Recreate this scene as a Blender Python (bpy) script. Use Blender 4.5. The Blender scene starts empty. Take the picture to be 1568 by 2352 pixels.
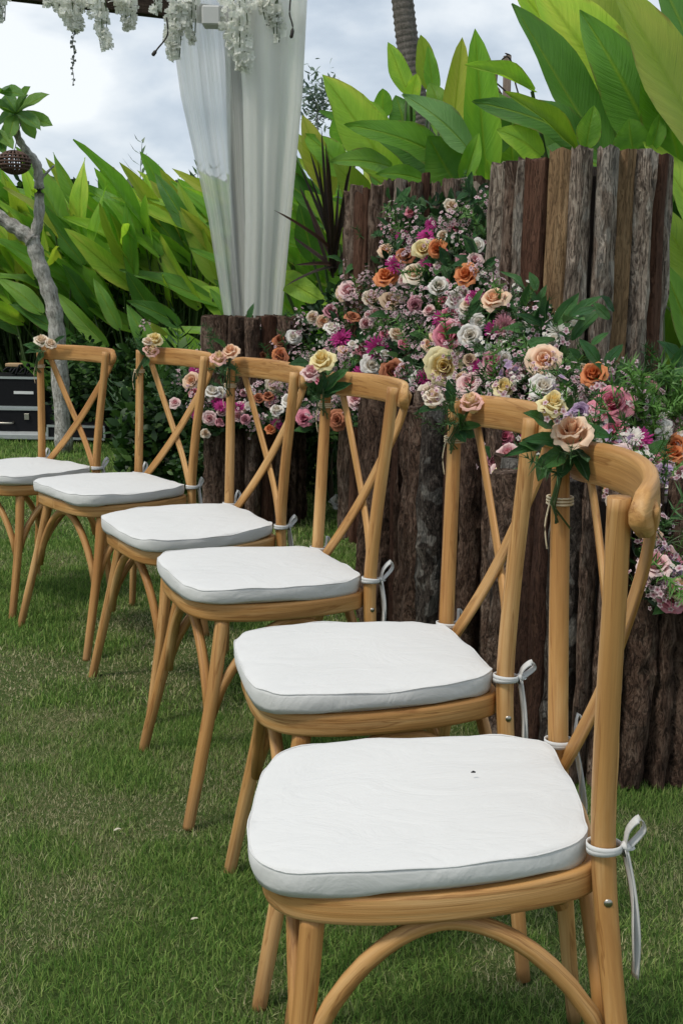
import bpy, math, random
import numpy as np
from mathutils import Vector, Matrix
random.seed(7); rng = np.random.default_rng(7)
R = math.radians
scene = bpy.context.scene
COL = scene.collection

# ------------------------------------------------------------------ camera
CAM_H, PITCH, FPX, ROLL = 1.0338, R(10.747), 2592.1, R(-0.975)
PW, PH = 1568.0, 2352.0                         # pixel frame used for measuring
_d = Vector((0, math.cos(PITCH), -math.sin(PITCH)))
_u = Vector((0, math.sin(PITCH), math.cos(PITCH)))
_r = Vector((1, 0, 0))
cr, sr = math.cos(ROLL), math.sin(ROLL)
rr = cr*_r - sr*_u; uu = sr*_r + cr*_u
cam_d = bpy.data.cameras.new('camera'); cam = bpy.data.objects.new('camera', cam_d)
COL.objects.link(cam); scene.camera = cam
m = Matrix(((rr.x, uu.x, -_d.x, 0), (rr.y, uu.y, -_d.y, 0), (rr.z, uu.z, -_d.z, CAM_H), (0, 0, 0, 1)))
cam.matrix_world = m
cam_d.sensor_fit = 'VERTICAL'; cam_d.sensor_height = 36.0
cam_d.lens = 36.0*FPX/PH; cam_d.clip_start = 0.05; cam_d.clip_end = 1000

# ------------------------------------------------------------------ sky and sun
SUN_EL, SUN_AZ = R(58), R(238)                  # azimuth measured clockwise from +Y
w = bpy.data.worlds.new('World'); scene.world = w; w.use_nodes = True
nt = w.node_tree; nt.nodes.clear()
def wn(t, **k):
    n = nt.nodes.new(t)
    for a, b in k.items(): setattr(n, a, b)
    return n
out = wn('ShaderNodeOutputWorld'); bg = wn('ShaderNodeBackground'); bg.inputs[1].default_value = 0.1
sky = wn('ShaderNodeTexSky'); sky.sky_type = 'NISHITA'; sky.sun_disc = False
sky.sun_elevation = SUN_EL; sky.sun_rotation = SUN_AZ
tc = wn('ShaderNodeTexCoord'); mp = wn('ShaderNodeMapping'); mp.inputs['Scale'].default_value = (1.0, 1.0, 2.3)
mp.inputs['Location'].default_value = (0.35, 0.2, 0.1)
nz = wn('ShaderNodeTexNoise'); nz.inputs['Scale'].default_value = 3.0; nz.inputs['Detail'].default_value = 7
nz.inputs['Roughness'].default_value = 0.5; nz.inputs['Distortion'].default_value = 0.35
rp = wn('ShaderNodeValToRGB'); cr_ = rp.color_ramp
cr_.elements[0].position = 0.40; cr_.elements[0].color = (2.35, 2.9, 3.6, 1)
cr_.elements[1].position = 0.60; cr_.elements[1].color = (6.0, 6.25, 6.4, 1)
e = cr_.elements.new(0.5); e.color = (3.9, 4.4, 4.95, 1)
mx = wn('ShaderNodeMix'); mx.data_type = 'RGBA'; mx.inputs[0].default_value = 0.93
L = nt.links.new
L(tc.outputs['Generated'], mp.inputs[0]); L(mp.outputs[0], nz.inputs['Vector']); L(nz.outputs[0], rp.inputs[0])
L(sky.outputs[0], mx.inputs[6]); L(rp.outputs[0], mx.inputs[7]); L(mx.outputs[2], bg.inputs[0]); L(bg.outputs[0], out.inputs[0])
sun_d = bpy.data.lights.new('sun', 'SUN'); sun_d.energy = 1.5; sun_d.angle = R(12); sun_d.color = (1.0, 0.94, 0.84)
sun = bpy.data.objects.new('sun', sun_d); COL.objects.link(sun)
sd = Vector((math.sin(SUN_AZ)*math.cos(SUN_EL), math.cos(SUN_AZ)*math.cos(SUN_EL), math.sin(SUN_EL)))
sun.rotation_euler = sd.to_track_quat('Z', 'Y').to_euler()
vs = scene.view_settings; vs.view_transform = 'Standard'; vs.look = 'None'; vs.gamma = 1.0; vs.use_curve_mapping = False
vs.exposure = 0.7
scene.render.engine = 'CYCLES'
scene.cycles.use_denoising = True
scene.cycles.max_bounces = 6; scene.cycles.transparent_max_bounces = 12
scene.cycles.diffuse_bounces = 3; scene.cycles.glossy_bounces = 2; scene.cycles.transmission_bounces = 4
scene.cycles.caustics_reflective = False; scene.cycles.caustics_refractive = False

# ------------------------------------------------------------------ helpers
def ray(px, py):
    X = px - PW/2; Y = PH/2 - py
    x = cr*X + sr*Y; y = -sr*X + cr*Y
    return _r*(x/FPX) + _u*(y/FPX) + _d
def at(px, py, Y):
    v = ray(px, py); s = Y/v.y
    return Vector((v.x*s, Y, CAM_H + v.z*s))
def ground(px, py, z=0.0):
    v = ray(px, py); s = (z - CAM_H)/v.z
    return Vector((v.x*s, v.y*s, z))
def catmull(P, n, closed=False):
    P = [Vector(p) for p in P]; out = []
    k = len(P); segs = k if closed else k-1
    for i in range(segs):
        if closed: a, b, c, d = P[(i-1) % k], P[i], P[(i+1) % k], P[(i+2) % k]
        else: a, b, c, d = P[max(i-1, 0)], P[i], P[i+1], P[min(i+2, k-1)]
        for j in range(n):
            t = j/n
            out.append(0.5*((2*b) + (c-a)*t + (2*a-5*b+4*c-d)*t*t + (3*b-a-3*c+d)*t**3))
    if not closed: out.append(P[-1].copy())
    return out
class MB:
    def __init__(s): s.v = []; s.f = []; s.g = []; s.m = []
    def add(s, vs, fs, g=None, mi=0):
        o = len(s.v); s.v += [tuple(p) for p in vs]
        s.g += [tuple(p) for p in (g if g is not None else vs)]
        s.f += [tuple(i+o for i in f) for f in fs]; s.m += [mi]*len(fs)
    def tube(s, path, rad, n=10, flat=None, ref=(0, 0, 1), closed=False, mi=0, power=1.0, cap=True):
        path = [Vector(p) for p in path]; k = len(path); ref = Vector(ref)
        vs = []; g = []; ln = 0.0
        for i, p in enumerate(path):
            if closed: t = path[(i+1) % k] - path[i-1]
            else: t = path[min(i+1, k-1)] - path[max(i-1, 0)]
            t.normalize()
            a = ref - ref.dot(t)*t
            if a.length < 1e-4: a = Vector((1, 0, 0)) - t.x*t
            a.normalize(); b = t.cross(a)
            if i: ln += (p - path[i-1]).length
            r = rad[i] if hasattr(rad, '__len__') else rad
            fa, fb = flat if flat else (1, 1)
            for j in range(n):
                th = 2*math.pi*(j+0.5)/n; c, q = math.cos(th), math.sin(th)
                c = math.copysign(abs(c)**power, c); q = math.copysign(abs(q)**power, q)
                vs.append(p + a*(c*r*fa) + b*(q*r*fb)); g.append((c*r*fa, q*r*fb, ln))
        fs = []
        for i in range(k if closed else k-1):
            i2 = (i+1) % k
            for j in range(n):
                j2 = (j+1) % n
                fs.append((i*n+j, i*n+j2, i2*n+j2, i2*n+j))
        if not closed and cap:
            fs.append(tuple(reversed(range(n)))); fs.append(tuple((k-1)*n+j for j in range(n)))
        s.add(vs, fs, g, mi)
    def box(s, c, h, bev=0.0, mat=None, mi=0):
        c = Vector(c); x, y, z = h; b = min(bev, x*0.45, y*0.45, z*0.45)
        if b <= 0:
            vs = [Vector((sx*x, sy*y, sz*z)) for sx in (-1, 1) for sy in (-1, 1) for sz in (-1, 1)]
            fs = [(0, 1, 3, 2), (4, 6, 7, 5), (0, 4, 5, 1), (2, 3, 7, 6), (0, 2, 6, 4), (1, 5, 7, 3)]
        else:
            vs = []; idx = {}
            for sx in (-1, 1):
                for sy in (-1, 1):
                    for sz in (-1, 1):
                        for ax in range(3):
                            p = [sx*(x-b), sy*(y-b), sz*(z-b)]; p[ax] = (sx*x, sy*y, sz*z)[ax]
                            idx[sx, sy, sz, ax] = len(vs); vs.append(Vector(p))
            fs = []
            S = (-1, 1)
            for ax in range(3):
                o1, o2 = [(1, 2), (2, 0), (0, 1)][ax]
                for sg in S:
                    q = []
                    for a_, b_ in ((-1, -1), (1, -1), (1, 1), (-1, 1)):
                        t = [0, 0, 0]; t[ax] = sg; t[o1] = a_; t[o2] = b_; q.append(idx[t[0], t[1], t[2], ax])
                    fs.append(tuple(q if sg > 0 else q[::-1]))
                for a_ in S:
                    for b_ in S:
                        t0 = [0, 0, 0]; t1 = [0, 0, 0]; t0[ax] = -1; t1[ax] = 1
                        t0[o1] = t1[o1] = a_; t0[o2] = t1[o2] = b_
                        q = [idx[tuple(t0)+(o1,)], idx[tuple(t1)+(o1,)], idx[tuple(t1)+(o2,)], idx[tuple(t0)+(o2,)]]
                        fs.append(tuple(q if a_*b_ < 0 else q[::-1]))
            for sx in S:
                for sy in S:
                    for sz in S:
                        q = [idx[sx, sy, sz, 0], idx[sx, sy, sz, 1], idx[sx, sy, sz, 2]]
                        fs.append(tuple(q if sx*sy*sz > 0 else q[::-1]))
        if mat is not None: vs = [mat @ p for p in vs]
        s.add([c + p for p in vs], fs, None, mi)
    def mesh(s, name, mats=(None,), smooth=True):
        me = bpy.data.meshes.new(name)
        me.from_pydata(s.v, [], s.f)
        at_ = me.attributes.new('grain', 'FLOAT_VECTOR', 'POINT')
        at_.data.foreach_set('vector', np.array(s.g, dtype=np.float32).ravel())
        for mt in mats: me.materials.append(mt)
        if len(mats) > 1: me.polygons.foreach_set('material_index', s.m)
        if smooth: me.polygons.foreach_set('use_smooth', [True]*len(me.polygons))
        me.update(); return me
    def build(s, name, mat, parent=None, smooth=True):
        return link(name, s.mesh(name, mat if isinstance(mat, (list, tuple)) else (mat,), smooth), parent)
def link(name, data, parent=None, mtx=None, mat=None):
    o = bpy.data.objects.new(name, data); COL.objects.link(o)
    if parent is not None: o.parent = parent
    if mtx is not None: o.matrix_basis = mtx
    if mat is not None:
        o.material_slots[0].link = 'OBJECT'; o.material_slots[0].material = mat
    return o
def tag(o, label, cat, group=None):
    o['label'] = label; o['category'] = cat
    if group: o['group'] = group
    return o
def thing(name, label, cat, loc=(0, 0, 0), group=None, mtx=None):
    o = bpy.data.objects.new(name, None); COL.objects.link(o); o.empty_display_size = 0.1
    o.matrix_basis = mtx if mtx is not None else Matrix.Translation(Vector(loc))
    return tag(o, label, cat, group)
def autosharp(o, ang=40):
    me = o.data
    try: me.set_sharp_from_angle(angle=R(ang))
    except Exception: pass
    return o
def axes(p, x, y, z):
    return Matrix(((x.x, y.x, z.x, p.x), (x.y, y.y, z.y, p.y), (x.z, y.z, z.z, p.z), (0, 0, 0, 1)))
def jit(a): return random.uniform(-a, a)

# ------------------------------------------------------------------ materials
class NB:
    def __init__(s, name):
        s.mat = bpy.data.materials.new(name); s.mat.use_nodes = True
        s.nt = s.mat.node_tree; s.b = s.nt.nodes['Principled BSDF']; s.out = s.nt.nodes['Material Output']
    def n(s, t, **k):
        q = s.nt.nodes.new(t)
        for a, b in k.items(): setattr(q, a, b)
        return q
    def l(s, a, b): s.nt.links.new(a, b)
    def val(s, sock, v): s.b.inputs[sock].default_value = v
    def noise(s, vec, scale, detail=4, rough=0.55, dist=0.0):
        q = s.n('ShaderNodeTexNoise'); q.inputs['Scale'].default_value = scale; q.inputs['Detail'].default_value = detail
        q.inputs['Roughness'].default_value = rough; q.inputs['Distortion'].default_value = dist
        if vec is not None: s.l(vec, q.inputs['Vector'])
        return q.outputs[0]
    def mapping(s, vec, scale=(1, 1, 1), loc=None):
        q = s.n('ShaderNodeMapping'); q.inputs['Scale'].default_value = scale; s.l(vec, q.inputs[0])
        if loc is not None: s.l(loc, q.inputs['Location'])
        return q.outputs[0]
    def ramp(s, fac, stops):
        q = s.n('ShaderNodeValToRGB'); r = q.color_ramp
        r.elements[0].position, r.elements[0].color = stops[0][0], (*stops[0][1], 1)
        r.elements[1].position, r.elements[1].color = stops[-1][0], (*stops[-1][1], 1)
        for p, c in stops[1:-1]: e = r.elements.new(p); e.color = (*c, 1)
        s.l(fac, q.inputs[0]); return q.outputs[0]
    def math(s, op, a, b=None, clamp=False):
        q = s.n('ShaderNodeMath', operation=op, use_clamp=clamp)
        for i, v in enumerate((a, b)):
            if v is None: continue
            if isinstance(v, (int, float)): q.inputs[i].default_value = v
            else: s.l(v, q.inputs[i])
        return q.outputs[0]
    def mix(s, f, a, b, mode='MIX'):
        q = s.n('ShaderNodeMix'); q.data_type = 'RGBA'; q.blend_type = mode
        for i, v in ((0, f), (6, a), (7, b)):
            if isinstance(v, (int, float)): q.inputs[i].default_value = v
            elif isinstance(v, tuple): q.inputs[i].default_value = (*v, 1)
            else: s.l(v, q.inputs[i])
        return q.outputs[2]
    def grain(s): return s.n('ShaderNodeAttribute', attribute_name='grain').outputs['Vector']
    def attr(s, nm): return s.n('ShaderNodeAttribute', attribute_name=nm).outputs['Fac']
    def objco(s): return s.n('ShaderNodeTexCoord').outputs['Object']
    def rnd(s): return s.n('ShaderNodeObjectInfo').outputs['Random']
    def shift(s, vec, r, k=20.0):
        a = s.math('MULTIPLY', r, k); c = s.n('ShaderNodeCombineXYZ')
        for i in range(3): s.l(a, c.inputs[i])
        q = s.n('ShaderNodeVectorMath', operation='ADD'); s.l(vec, q.inputs[0]); s.l(c.outputs[0], q.inputs[1]); return q.outputs[0]
    def bump(s, h, strength=0.3, dist=0.01):
        q = s.n('ShaderNodeBump'); q.inputs['Strength'].default_value = strength; q.inputs['Distance'].default_value = dist
        s.l(h, q.inputs['Height']); s.l(q.outputs[0], s.b.inputs['Normal']); return q
    def color(s, c):
        if isinstance(c, tuple): s.b.inputs['Base Color'].default_value = (*c, 1)
        else: s.l(c, s.b.inputs['Base Color'])
    def translucent(s, c, f):
        t = s.n('ShaderNodeBsdfTranslucent'); ms = s.n('ShaderNodeMixShader'); ms.inputs[0].default_value = f
        if isinstance(c, tuple): t.inputs[0].default_value = (*c, 1)
        else: s.l(c, t.inputs[0])
        s.l(s.b.outputs[0], ms.inputs[1]); s.l(t.outputs[0], ms.inputs[2]); s.l(ms.outputs[0], s.out.inputs[0]); return ms

def mat_plain(name, c, rough=0.6, metal=0.0, spec=None, var=0.0, scale=30):
    b = NB(name); b.val('Roughness', rough); b.val('Metallic', metal)
    if spec is not None: b.val('Specular IOR Level', spec)
    if var:
        n = b.noise(b.objco(), scale, 5)
        b.color(b.mix(n, tuple(x*(1-var) for x in c), tuple(min(1, x*(1+var)) for x in c)))
        b.bump(n, 0.15, 0.004)
    else: b.color(c)
    return b.mat
def mat_chair_wood():
    b = NB('teak'); r = b.rnd(); g = b.shift(b.grain(), r, 9.0)
    v = b.mapping(g, (26, 26, 2.2)); n = b.noise(v, 1.0, 6, 0.6, 0.6)
    v2 = b.mapping(g, (240, 240, 5)); f = b.noise(v2, 1.0, 3, 0.6)
    c = b.ramp(n, [(0.32, (0.34, 0.158, 0.045)), (0.5, (0.49, 0.265, 0.090)), (0.66, (0.63, 0.40, 0.18))])
    hs = b.noise(b.mapping(g, (40, 40, 2.6)), 1.0, 3, 0.55, 1.8)
    soft = b.ramp(hs, [(0.56, (0, 0, 0)), (0.60, (1, 1, 1)), (0.63, (0.35, 0.35, 0.35)), (0.72, (0.8, 0.8, 0.8))])
    c = b.mix(b.math('MULTIPLY', soft, 0.72), c, (0.20, 0.080, 0.020))
    c = b.mix(b.ramp(f, [(0.42, (0, 0, 0)), (0.62, (0.36, 0.36, 0.36))]), c, (0.30, 0.145, 0.048))
    c = b.mix(b.math('MULTIPLY', r, 0.20), c, (0.44, 0.20, 0.06))
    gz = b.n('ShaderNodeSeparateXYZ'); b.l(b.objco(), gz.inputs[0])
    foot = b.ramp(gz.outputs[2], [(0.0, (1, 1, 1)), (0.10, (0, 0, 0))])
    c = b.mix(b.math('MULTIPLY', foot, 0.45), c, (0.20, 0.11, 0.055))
    b.color(c); b.val('Roughness', 0.5); b.val('Specular IOR Level', 0.3)
    b.bump(f, 0.25, 0.003); return b.mat
def mat_fabric():
    b = NB('white_cotton'); o = b.shift(b.objco(), b.rnd(), 5)
    n = b.noise(b.mapping(o, (1, 1.6, 1.2)), 9, 4, 0.55, 1.5); f = b.noise(o, 420, 2)
    b.color(b.mix(b.math('MULTIPLY', b.noise(o, 5, 4), 0.8), (0.65, 0.647, 0.632), (0.565, 0.566, 0.556)))
    b.val('Roughness', 0.75); b.val('Specular IOR Level', 0.25); b.val('Sheen Weight', 0.1)
    h = b.math('ADD', b.math('MULTIPLY', n, 1.0), b.math('MULTIPLY', f, 0.03)); b.bump(h, 0.26, 0.014); return b.mat
def mat_bark(name, stops, lichen=0.0, crack=0.8, zs=8.0, rough=0.9):
    b = NB(name); r = b.rnd(); g = b.shift(b.grain(), r, 30)
    v = b.mapping(g, (24, 24, zs)); n = b.noise(v, 1.0, 8, 0.68, 0.5)
    v2 = b.mapping(g, (75, 75, 24 if crack > .5 else 6)); n2 = b.noise(v2, 1.0, 6, 0.7, 0.4)
    n3 = b.noise(b.mapping(g, (120, 120, 26)), 1.0, 5, 0.75, 1.5)
    n4 = b.noise(b.mapping(g, (190, 190, 55)), 1.0, 4, 0.7)
    h = b.math('ADD', b.math('ADD', b.math('MULTIPLY', n, 0.45), b.math('MULTIPLY', n2, 0.45)), b.math('MULTIPLY', n4, 0.2*crack))
    c = b.ramp(h, stops)
    ck = b.ramp(n3, [(0.36, (1, 1, 1)), (0.48, (0, 0, 0))])
    c = b.mix(b.math('MULTIPLY', ck, 0.75*crack), c, tuple(x*0.3 for x in stops[0][1]))
    c = b.mix(b.math('MULTIPLY', r, 0.35), c, b.mix(0.5, c, tuple(x*0.55 for x in stops[0][1])))
    if lichen:
        ln = b.noise(b.mapping(g, (15, 15, 9)), 1.0, 3, 0.5)
        lm = b.ramp(ln, [(0.55, (0, 0, 0)), (0.58, (1, 1, 1))])
        c = b.mix(b.math('MULTIPLY', lm, lichen), c, (0.55, 0.54, 0.49))
    b.color(c); b.val('Roughness', rough); b.val('Specular IOR Level', 0.15)
    hh = b.math('SUBTRACT', h, b.math('MULTIPLY', ck, 0.5*crack)); b.bump(hh, 1.0, 0.022); return b.mat
def mat_leaf(name, stops, tr=0.45, rough=0.38, vein=0.35, tint=(0.30, 0.42, 0.04)):
    b = NB(name); r = b.rnd(); g = b.grain()
    sp = b.n('ShaderNodeSeparateXYZ'); b.l(g, sp.inputs[0])
    ax = b.math('ABSOLUTE', sp.outputs[0])
    t = b.math('ADD', b.math('MULTIPLY', sp.outputs[1], 34.0), b.math('MULTIPLY', ax, -14.0))
    cv = b.n('ShaderNodeCombineXYZ'); b.l(b.math('MULTIPLY', sp.outputs[0], 1.5), cv.inputs[0]); b.l(b.math('MULTIPLY', t, 1.3), cv.inputs[1])
    vn = b.noise(b.shift(cv.outputs[0], r, 40), 1.0, 5, 0.65)
    wv = b.math('MULTIPLY_ADD', b.math('SINE', b.math('MULTIPLY', t, 3.2)), 0.5); 
    big = b.noise(b.mapping(b.shift(g, r, 40), (2.2, 2.2, 1)), 1.0, 3, 0.5)
    k = b.math('ADD', b.math('MULTIPLY', r, 0.75), b.math('MULTIPLY', b.math('SUBTRACT', big, 0.38), 0.9))
    c = b.ramp(k, stops)
    c = b.mix(b.math('MULTIPLY', b.ramp(vn, [(0.3, (0, 0, 0)), (0.7, (1, 1, 1))]), vein*1.6), c, b.mix(1.0, c, (0.60, 0.68, 0.5), 'MULTIPLY'))
    rib = b.ramp(ax, [(0.0, (1, 1, 1)), (0.05, (0, 0, 0))])
    c = b.mix(b.math('MULTIPLY', rib, 0.55), c, tint)
    sc = b.noise(b.mapping(b.shift(g, r, 7), (9, 14, 1)), 1.0, 5, 0.7)
    sm = b.ramp(sc, [(0.70, (0, 0, 0)), (0.76, (1, 1, 1))])
    c = b.mix(b.math('MULTIPLY', sm, 0.5), c, (0.20, 0.13, 0.03))
    eg = b.math('MULTIPLY', b.ramp(ax, [(0.43, (0, 0, 0)), (0.5, (1, 1, 1))]), b.ramp(b.noise(b.shift(g, r, 17), 6.0, 4, 0.6), [(0.50, (0, 0, 0)), (0.62, (1, 1, 1))]))
    c = b.mix(b.math('MULTIPLY', eg, 0.8), c, (0.22, 0.13, 0.04))
    b.color(c); b.val('Roughness', rough); b.val('Specular IOR Level', 0.4)
    hb = b.math('ADD', vn, b.math('MULTIPLY', rib, -0.8)); b.bump(hb, 0.55, 0.014)
    b.translucent(b.mix(0.5, c, b.mix(1.0, c, (1.9, 2.0, 0.8), 'MULTIPLY')), tr); return b.mat
def mat_petal(name, edge, core, tr=0.38):
    b = NB(name); g = b.grain(); sp = b.n('ShaderNodeSeparateXYZ'); b.l(g, sp.inputs[0])
    n = b.noise(b.mapping(b.shift(g, b.rnd(), 9), (3, 3, 3)), 1.0, 4, 0.6)
    k = b.math('ADD', sp.outputs[2], b.math('MULTIPLY', b.math('SUBTRACT', n, 0.5), 0.5))
    c = b.ramp(k, [(0.15, core), (0.85, edge)])
    c = b.mix(b.math('MULTIPLY', b.rnd(), 0.12), c, b.mix(1.0, c, (0.8, 0.7, 0.62), 'MULTIPLY'))
    b.color(c); b.val('Roughness', 0.6); b.val('Specular IOR Level', 0.2)
    b.translucent(c, tr); return b.mat

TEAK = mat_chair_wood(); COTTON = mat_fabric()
STEEL = mat_plain('steel', (0.45, 0.42, 0.36), 0.35, 1.0)
BARKS = [
 mat_bark('bark_brown', [(0.38, (0.040, 0.024, 0.017)), (0.52, (0.165, 0.107, 0.078)), (0.68, (0.40, 0.31, 0.245))]),
 mat_bark('bark_grey', [(0.38, (0.055, 0.040, 0.032)), (0.52, (0.27, 0.21, 0.165)), (0.66, (0.58, 0.50, 0.41))], lichen=0.25),
 mat_bark('bark_dark_lichen', [(0.38, (0.016, 0.013, 0.012)), (0.55, (0.075, 0.06, 0.05)), (0.70, (0.30, 0.27, 0.23))], lichen=0.22),
 mat_bark('split_wood', [(0.28, (0.13, 0.07, 0.035)), (0.5, (0.30, 0.19, 0.10)), (0.74, (0.46, 0.35, 0.23))], crack=0.3, zs=1.2),
 mat_bark('split_wood_red', [(0.28, (0.05, 0.02, 0.012)), (0.5, (0.115, 0.056, 0.036)), (0.74, (0.22, 0.125, 0.08))], crack=0.4, zs=1.2),
 mat_bark('bark_lichen_spots', [(0.38, (0.02, 0.016, 0.014)), (0.55, (0.10, 0.08, 0.066)), (0.70, (0.34, 0.30, 0.26))], lichen=0.85),
]
BARKS += [mat_bark('bark_brown_shaded', [(0.38, (0.022, 0.013, 0.010)), (0.52, (0.10, 0.060, 0.042)), (0.70, (0.28, 0.20, 0.15))]),  # darker brown and red copies for low drums, shade put into the colour
 mat_bark('split_wood_red_shaded', [(0.28, (0.025, 0.011, 0.008)), (0.5, (0.07, 0.036, 0.025)), (0.74, (0.15, 0.085, 0.055))], crack=0.4, zs=1.2)]
CORE = mat_plain('drum_core', (0.03, 0.02, 0.015), 0.9)
LEAF_B = mat_leaf('heliconia_leaf', [(0.0, (0.122, 0.293, 0.030)), (0.4, (0.236, 0.475, 0.052)), (0.75, (0.433, 0.655, 0.071)), (1.0, (0.716, 0.742, 0.118))])
LEAF_D = mat_leaf('heliconia_leaf_dark', [(0.0, (0.063, 0.177, 0.029)), (0.5, (0.128, 0.302, 0.041)), (1.0, (0.239, 0.420, 0.050))], tr=0.3)
LEAF_Y = mat_leaf('heliconia_leaf_yellow', [(0.0, (0.231, 0.378, 0.039)), (0.5, (0.347, 0.452, 0.052)), (1.0, (0.504, 0.483, 0.092))], tr=0.4)
LEAF_P = mat_leaf('heliconia_leaf_pale', [(0.0, (0.115, 0.287, 0.086)), (0.5, (0.184, 0.380, 0.122)), (1.0, (0.253, 0.437, 0.158))], tr=0.25)
LEAF_S = mat_leaf('florist_leaf', [(0.0, (0.015, 0.062, 0.019)), (0.5, (0.035, 0.119, 0.034)), (1.0, (0.075, 0.188, 0.047))], tr=0.15, rough=0.32, vein=0.2, tint=(0.09, 0.18, 0.05))
LEAF_F = mat_leaf('frangipani_leaf', [(0.0, (0.07, 0.19, 0.035)), (0.5, (0.13, 0.28, 0.05)), (1.0, (0.21, 0.36, 0.07))], tr=0.4)
LEAF_C = mat_leaf('cordyline_leaf', [(0.0, (0.03, 0.022, 0.018)), (0.5, (0.06, 0.04, 0.032)), (1.0, (0.13, 0.05, 0.038))], tr=0.1, vein=0.2, tint=(0.05, 0.03, 0.02))
STALK = mat_plain('green_stalk', (0.05, 0.09, 0.018), 0.5, var=0.4, scale=12)
STEM = mat_plain('thin_stem', (0.045, 0.085, 0.02), 0.6)
NEEDLE = mat_plain('fine_greenery', (0.04, 0.105, 0.025), 0.55)
NEEDLE_L = mat_plain('bright_fern', (0.09, 0.21, 0.035), 0.55)
P_WHITE = mat_petal('petal_white', (0.92, 0.9, 0.86), (0.88, 0.8, 0.66))
P_CREAM = mat_petal('petal_cream', (0.9, 0.8, 0.67), (0.82, 0.58, 0.36))
P_YELL = mat_petal('petal_yellow', (0.92, 0.83, 0.5), (0.92, 0.7, 0.26))
P_PEACH = mat_petal('petal_peach', (0.97, 0.74, 0.55), (0.95, 0.56, 0.33))
P_ORNG = mat_petal('petal_orange', (0.82, 0.33, 0.14), (0.66, 0.18, 0.05))
P_TERR = mat_petal('petal_terracotta', (0.6, 0.24, 0.13), (0.32, 0.09, 0.045))
P_PINK = mat_petal('petal_pink', (0.82, 0.33, 0.42), (0.62, 0.1, 0.2))
P_DUST = mat_petal('petal_dusty_pink', (0.66, 0.33, 0.38), (0.42, 0.12, 0.17))
P_BLUSH = mat_petal('petal_blush', (0.9, 0.7, 0.67), (0.72, 0.27, 0.33))
P_PYEL = mat_petal('petal_pink_yellow', (0.92, 0.58, 0.52), (0.92, 0.82, 0.42))
P_TAN = mat_petal('petal_tan', (0.62, 0.47, 0.33), (0.44, 0.26, 0.14))
P_MAG = mat_petal('petal_magenta', (0.66, 0.08, 0.36), (0.34, 0.02, 0.14))
P_LIL = mat_petal('petal_lilac', (0.6, 0.45, 0.64), (0.4, 0.25, 0.45))
P_FILL = mat_petal('petal_filler_pink', (0.82, 0.66, 0.69), (0.3, 0.08, 0.13))
P_ORCH = mat_petal('petal_silk_white', (0.93, 0.94, 0.90), (0.88, 0.91, 0.82), tr=0.55)
COLORS = dict(w=P_WHITE, c=P_CREAM, y=P_YELL, p=P_PEACH, o=P_ORNG, t=P_TERR, k=P_PINK, d=P_DUST, b=P_BLUSH, n=P_TAN, m=P_MAG, l=P_LIL, z=P_PYEL)
TWINE = mat_plain('twine', (0.55, 0.45, 0.30), 0.8)

# ------------------------------------------------------------------ ground
def vnoise(x, y, seed=0):
    r = np.random.default_rng(seed); T = r.random((64, 64))
    xi = np.floor(x).astype(int); yi = np.floor(y).astype(int); fx = x-xi; fy = y-yi
    fx = fx*fx*(3-2*fx); fy = fy*fy*(3-2*fy)
    a = T[xi % 64, yi % 64]; b = T[(xi+1) % 64, yi % 64]; c = T[xi % 64, (yi+1) % 64]; d = T[(xi+1) % 64, (yi+1) % 64]
    return (a*(1-fx)+b*fx)*(1-fy)+(c*(1-fx)+d*fx)*fy
def dryness(x, y):
    n = -0.03 + 0.26*vnoise(x*1.6+3, y*1.6, 1) + 0.40*vnoise(x*4.3, y*4.3+7, 2) + 0.34*vnoise(x*12, y*12, 3)
    for (cx, cy, rr_, am) in PATCH: n = n + am*np.exp(-((x-cx)**2+((y-cy)*0.8)**2)/(rr_*rr_))
    return n
PATCH = []
for (px, py, rr_, am) in [(180, 1850, .08, .22), (420, 1885, .07, .22), (130, 2090, .10, .20), (330, 2060, .08, .10), (1510, 1960, .16, .18), (600, 2260, .10, .16), (40, 1790, .10, .14), (330, 1480, .14, .14), (640, 1900, .08, .12), (1180, 2250, .10, .14), (150, 1650, .12, .10),
                          (330, 2230, .14, -.10), (560, 2080, .10, -.08), (950, 2200, .16, -.12), (60, 1450, .3, -.08), (280, 1620, .15, -.08), (1500, 2250, .1, -.1), (300, 1040, .8, -.12)]:
    _p = ground(px, py); PATCH.append((_p.x, _p.y, rr_, am))
def bumpz(x, y):
    return 0.012*vnoise(x*2.1, y*2.1, 5) + 0.006*vnoise(x*7, y*7, 6)
mb = MB()
gx = np.concatenate([[-300, -60, -20, -9], np.linspace(-5, 4, 91), [9, 20, 60, 300]])
gy = np.concatenate([[-300, -40, -10, -2], np.linspace(0, 11, 111), [14, 25, 60, 300]])
X, Y = np.meshgrid(gx, gy); Z = bumpz(X, Y) - 0.012
vv = np.stack([X, Y, Z], -1).reshape(-1, 3); nx = len(gx)
ff = [(j*nx+i, j*nx+i+1, (j+1)*nx+i+1, (j+1)*nx+i) for j in range(len(gy)-1) for i in range(nx-1)]
mb.add(vv.tolist(), ff)
b = NB('lawn_soil'); o = b.objco(); n1 = b.noise(o, 1.4, 5, 0.6); n2 = b.noise(o, 70, 6, 0.7)
c = b.ramp(n2, [(0.3, (0.045, 0.072, 0.020)), (0.55, (0.095, 0.145, 0.040)), (0.75, (0.23, 0.22, 0.11))])
c = b.mix(b.ramp(n1, [(0.52, (0, 0, 0)), (0.70, (0.45, 0.45, 0.45))]), c, (0.22, 0.19, 0.11))
b.color(c); b.val('Roughness', 0.95); b.val('Specular IOR Level', 0.1); b.bump(n2, 1.0, 0.02)
lawn = mb.build('lawn', b.mat); lawn['kind'] = 'structure'

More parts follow.
